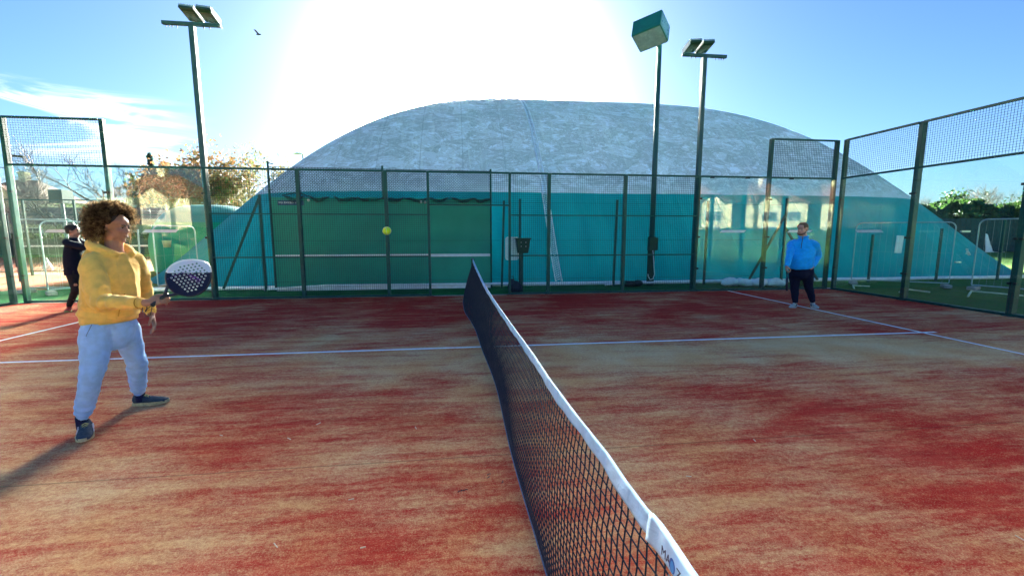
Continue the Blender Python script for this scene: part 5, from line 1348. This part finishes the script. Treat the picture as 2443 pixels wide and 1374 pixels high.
# ------------------------------------------------------------------ player in blue
def build_person(base, label, J, f, cols, build=1.0, hair=None, headf=None, belly=0.0, collar=None, beard=False, vox=.0095, shoecol=None, zip_=False, solecol=None):
    root = thing('person', base, label, 'person'); l = Vector((0, 0, 1)).cross(f); SK = skin_mat('fair skin %d' % len(bpy.data.materials), cols['skin']); dn = Vector((0, 0, -1))
    neck, hips = J['neck'], J['hips']; hc = J['head']; w = build
    mb, HL, hm, hl, hf_, hu = head(root, hc, headf or f, s=J.get('hs', 1.0)); 
    limb(mb, [(*(neck+dn*.04), .075*w, .07*w), (*lerp(neck, hc, .35), .062*w, .062*w), (*(hc+dn*.03), .060, .064)], l, 16, 5)
    limb(mb, [(*(hips+dn*.05), .15*w, .11*w), (*lerp(hips, neck, .3), .155*w, .12*w), (*lerp(hips, neck, .62), .17*w, .12*w), (*lerp(hips, neck, .85), .15*w, .09*w), (*neck, .06, .06)], l, 20, 5)
    for s_ in 'RL':
        sh, el, wr = J['sh'+s_], J['el'+s_], J['wr'+s_]; limb(mb, [(*lerp(sh, neck, .4), .05*w, .05*w), (*sh, .052*w, .052*w), (*lerp(sh, el, .5), .045*w, .045*w), (*el, .038*w, .038*w), (*wr, .028, .024)], None, 12, 5)
        kn, an = J['kn'+s_], J['an'+s_]; hp = hips+l*(.10*w)*(1 if s_ == 'L' else -1); limb(mb, [(*hp, .085*w, .085*w), (*kn, .055*w, .055*w), (*an, .036, .04), (*(an+dn*.05), .036, .04)], None, 14, 5)
        hd = J['hd'+s_]; hand(mb, wr, hd-wr, J.get('pn'+s_, f*-.3+l*(-.8 if s_ == 'L' else .8)), f*.8+Vector((0, 0, .1)), 1.02, J.get('cu'+s_, .9), .1)
    body = fuse(mb, 'body', SK, root, vox*.75, 2)
    eyes(root, HL, hm, J.get('hs', 1.0), body); HB = simple('hair %d' % len(bpy.data.materials), cols['hair'], .75, 0, .3, 40, .6, 180); brows(HL, 1.0, body, HB, .0042); mouth(HL, 1.0, body, .002)
    mb = MB(); mb.blob(HL(-.022, 0, .048), (.099, .086, .088), hm, 24, 14); mb.blob(HL(-.045, 0, .005), (.066, .083, .075), hm, 20, 12)
    if hair == 'full': mb.blob(HL(.004, 0, .098), (.074, .066, .040), hm, 16, 10)
    else:
        for e in (-1, 1): mb.blob(HL(.035, e*.062, .055), (.036, .018, .042), hm, 12, 8)
        mb.blob(HL(.022, 0, .108), (.060, .056, .026), hm, 12, 8)
    fuse(mb, 'hair', HB, root, .009, 1, wrink(90, .003, 4))
    if beard:
        mb = MB(); limb(mb, [(*HL(.015, .064, -.045), .010, .018), (*HL(.045, .050, -.085), .014, .022), (*HL(.078, .0, -.100), .022, .020), (*HL(.045, -.050, -.085), .014, .022), (*HL(.015, -.064, -.045), .010, .018)], (0, 0, 1), 12, 5); mb.blob(HL(.090, 0, -.052), (.012, .026, .005), hm, 12, 6)
        fuse(mb, 'beard', simple('short brown beard', (.13, .065, .035), .8, 0, .3, 60), root, .007, 1)
    top = J['neck']; hem = J['hem']; mb = MB(); TM = cols['top']
    limb(mb, [(*(hem+dn*.005), .195*w, .155*w+belly*.5), (*lerp(hem, neck, .12)+f*belly*.5, .212*w, .165*w+belly) if False else tuple((hem+Vector((0, 0, .05))+f*belly*.4))+(.210*w, .160*w+belly*.7), tuple(lerp(hem, neck, .32)+f*belly*.5)+(.216*w, .162*w+belly*.8), (*lerp(hem, neck, .55), .214*w, .150*w+belly*.3), (*lerp(hem, neck, .72), .205*w, .135*w), (*lerp(hem, neck, .86), .165*w, .108*w), (*lerp(hem, neck, .97), .10*w, .082*w), (*(neck+Vector((0, 0, .025))), .074*w, .072*w)], l, 28, 6)
    for s_ in 'RL':
        sh, el, wr = J['sh'+s_], J['el'+s_], J['wr'+s_]
        limb(mb, [(*lerp(sh, neck, .45), .060*w, .060*w), (*sh, .072*w, .072*w), (*lerp(sh, el, .5), .072*w, .074*w), (*el, .064*w, .066*w), (*lerp(el, wr, .5), .056*w, .056*w), (*lerp(el, wr, .92), .043*w, .043*w), (*lerp(el, wr, .97), .040*w, .040*w)], None, 16, 5)
    tp_ = fuse(mb, 'top', TM, root, vox, 3, wrink(15, .0085, 12, .8))
    if zip_:
        mb = MB(); q = [neck+f*(.080*w)+Vector((0, 0, .035)), neck+f*(.110*w)+Vector((0, 0, -.04)), neck+f*(.152*w)+Vector((0, 0, -.12)), neck+f*(.172*w)+Vector((0, 0, -.20))]; mb.tube(q, .006, 6); pb(mb, 'zip', simple('navy zip', (.01, .02, .12), .5), tp_)
        mb = MB(); limb(mb, [tuple(neck+f*.078*w*math.cos(a)+l*.076*w*math.sin(a)+Vector((0, 0, .035+.008*math.cos(a+3.14))))+(.010, .026) for a in np.linspace(.12, 6.16, 17)], None, 10, 2); pb(mb, 'collar', TM, tp_, True)
    mb = MB()
    limb(mb, [(*(hips+Vector((0, 0, .08))), .175*w, .135*w), (*(hips+dn*.03), .185*w, .145*w), (*(hips+dn*.12), .165*w, .135*w), (*(hips+dn*.2), .10*w, .10*w)], l, 24, 5)
    for s_ in 'RL':
        kn, an = J['kn'+s_], J['an'+s_]; hp = hips+l*(.092*w)*(1 if s_ == 'L' else -1)
        limb(mb, [(*(hp+Vector((0, 0, .02))), .102*w, .115*w), (*lerp(hp, kn, .35), .103*w, .110*w), (*lerp(hp, kn, .75), .083*w, .088*w), (*kn, .073*w, .078*w), (*lerp(kn, an, .4), .066*w, .070*w), (*lerp(kn, an, .85), .050*w, .052*w), (*(an+Vector((0, 0, .0))), .045*w, .048*w)], None, 16, 5)
    fuse(mb, 'trousers', cols['legs'], root, vox, 3, wrink(16, .008, 14, .9))
    for s_ in 'RL':
        an = J['an'+s_]; td = J['toe'+s_]; h_ = Vector((an.x, an.y, J.get('lift'+s_, 0)))-td*.06; shoe('shoe', h_, h_+td*.30, cols['shoe'], cols['sole'], root, 1.1, cols.get('lace'), 0, cols.get('trim'), ankle=an)
    return root, HL, l
yb = 7.26
f2 = Vector((-.76, -.65, 0)).normalized(); l2 = Vector((0, 0, 1)).cross(f2)
nk = A(1917, 569, y=yb)
J = dict(head=A(1915, 547, y=yb), neck=nk, hips=A(1911, 643, y=yb), hem=A(1910, 637, y=yb), hs=1.05,
         shR=nk-l2*.205+Vector((0, 0, -.125)), shL=nk+l2*.200+Vector((0, 0, -.125)))
J.update(elR=A(1884, 606, y=yb-.02), wrR=A(1877, 637, y=yb-.14), hdR=A(1877, 646, y=yb-.17), elL=A(1951, 610, y=yb+.03), wrL=A(1939, 637, y=yb-.14), hdL=A(1930, 645, y=yb-.18), cuR=1.3, cuL=1.2)
gR = G(1896, 733); gL = G(1938, 733)
J.update(knR=A(1896, 684, y=gR.y-.02), anR=Vector((gR.x, gR.y, .10)), knL=A(1929, 683, y=gL.y-.10), anL=Vector((gL.x, gL.y, .12)), toeR=Vector((-.86, -.5, 0)).normalized(), toeL=Vector((-.35, -.93, -.0)).normalized())
cols = dict(skin=(.62, .34, .25), hair=(.15, .075, .04), top=fabric('bright blue fleece', (.01, .40, .92), .45, 7, .9, .1), legs=fabric('navy track fabric', (.006, .009, .030), .5, 8), shoe=simple('pale grey trainer', (.42, .42, .38), .7, 0, .25, 30), sole=simple('grey sole', (.50, .50, .46), .6), lace=MT['white'], trim=simple('navy trim', (.01, .02, .06), .6))
p2, H2, _ = build_person(Vector((gR.x+.1, gR.y, 0)), 'heavily built person in bright blue quarter-zip top and navy trousers near the back glass', J, f2, cols, 1.08, None, Vector((-.93, -.36, -.06)), .03, True, True, zip_=True)
hb = lerp(J['wrR'], J['hdR'], 1.05)
racket('padel_racket', hb+Vector((0, 0, .045)), hb+Vector((.03, -.02, -.5)), Vector((.75, -.66, 0)), 'dark padel racket hanging edge-on from the hand of the person in blue', .98, False)

# ------------------------------------------------------------------ person in black, behind at the left
yc = 8.66; f3 = Vector((.93, .10, 0)).normalized(); l3 = Vector((0, 0, 1)).cross(f3)
nk = A(176, 570, y=yc); g3 = G(166, 742); g4 = G(190, 736)
J = dict(head=A(174, 552, y=yc), neck=nk, hips=A(180, 645, y=yc), hem=A(180, 655, y=yc), hs=.98, shR=nk-l3*.19+Vector((0, 0, -.075)), shL=nk+l3*.19+Vector((0, 0, -.075)),
         elR=A(200, 590, y=yc-.2), wrR=A(226, 578, y=yc-.2), hdR=A(236, 574, y=yc-.2), elL=A(206, 588, y=yc+.12), wrL=A(232, 578, y=yc+.05), hdL=A(242, 575, y=yc+.05),
         knR=A(180, 690, y=yc-.06), anR=Vector((g3.x, g3.y, .10)), knL=A(192, 688, y=yc+.16), anL=Vector((g4.x, g4.y+.15, .10)), toeR=Vector((.5, -.86, 0)), toeL=Vector((.95, -.3, 0)).normalized())
cols = dict(skin=(.40, .20, .13), hair=(.015, .012, .012), top=fabric('black top', (.006, .007, .020), .5, 8), legs=fabric('charcoal trousers', (.018, .018, .020), .5, 8), shoe=simple('red trainer', (.55, .02, .015), .6), sole=simple('yellow sole', (.45, .45, .12), .6), lace=None)
p3, H3, _ = build_person(Vector((g3.x+.1, g3.y, 0)), 'person in black top and charcoal trousers with red shoes, standing behind the curly-haired player', J, f3, cols, .93, 'full', Vector((.80, .25, -.05)))

# ------------------------------------------------------------------ ball in the air
FELT = NT('tennis ball felt'); v_ = FELT.coord(world=False)
FELT = FELT.done(FELT.bsdf(FELT.mix(FELT.rng(FELT.noise(v_, 300, 2), .3, .7), (.42, .62, .02), (.60, .82, .03)), .9, 0, FELT.bump(FELT.noise(v_, 400, 2), .4, .002), .1, **{'Sheen Weight': .4}))
ball('tennis_ball', A(923, 551, y=2.96), .0345, FELT, 'bright yellow green ball flying in mid-air between the two players')
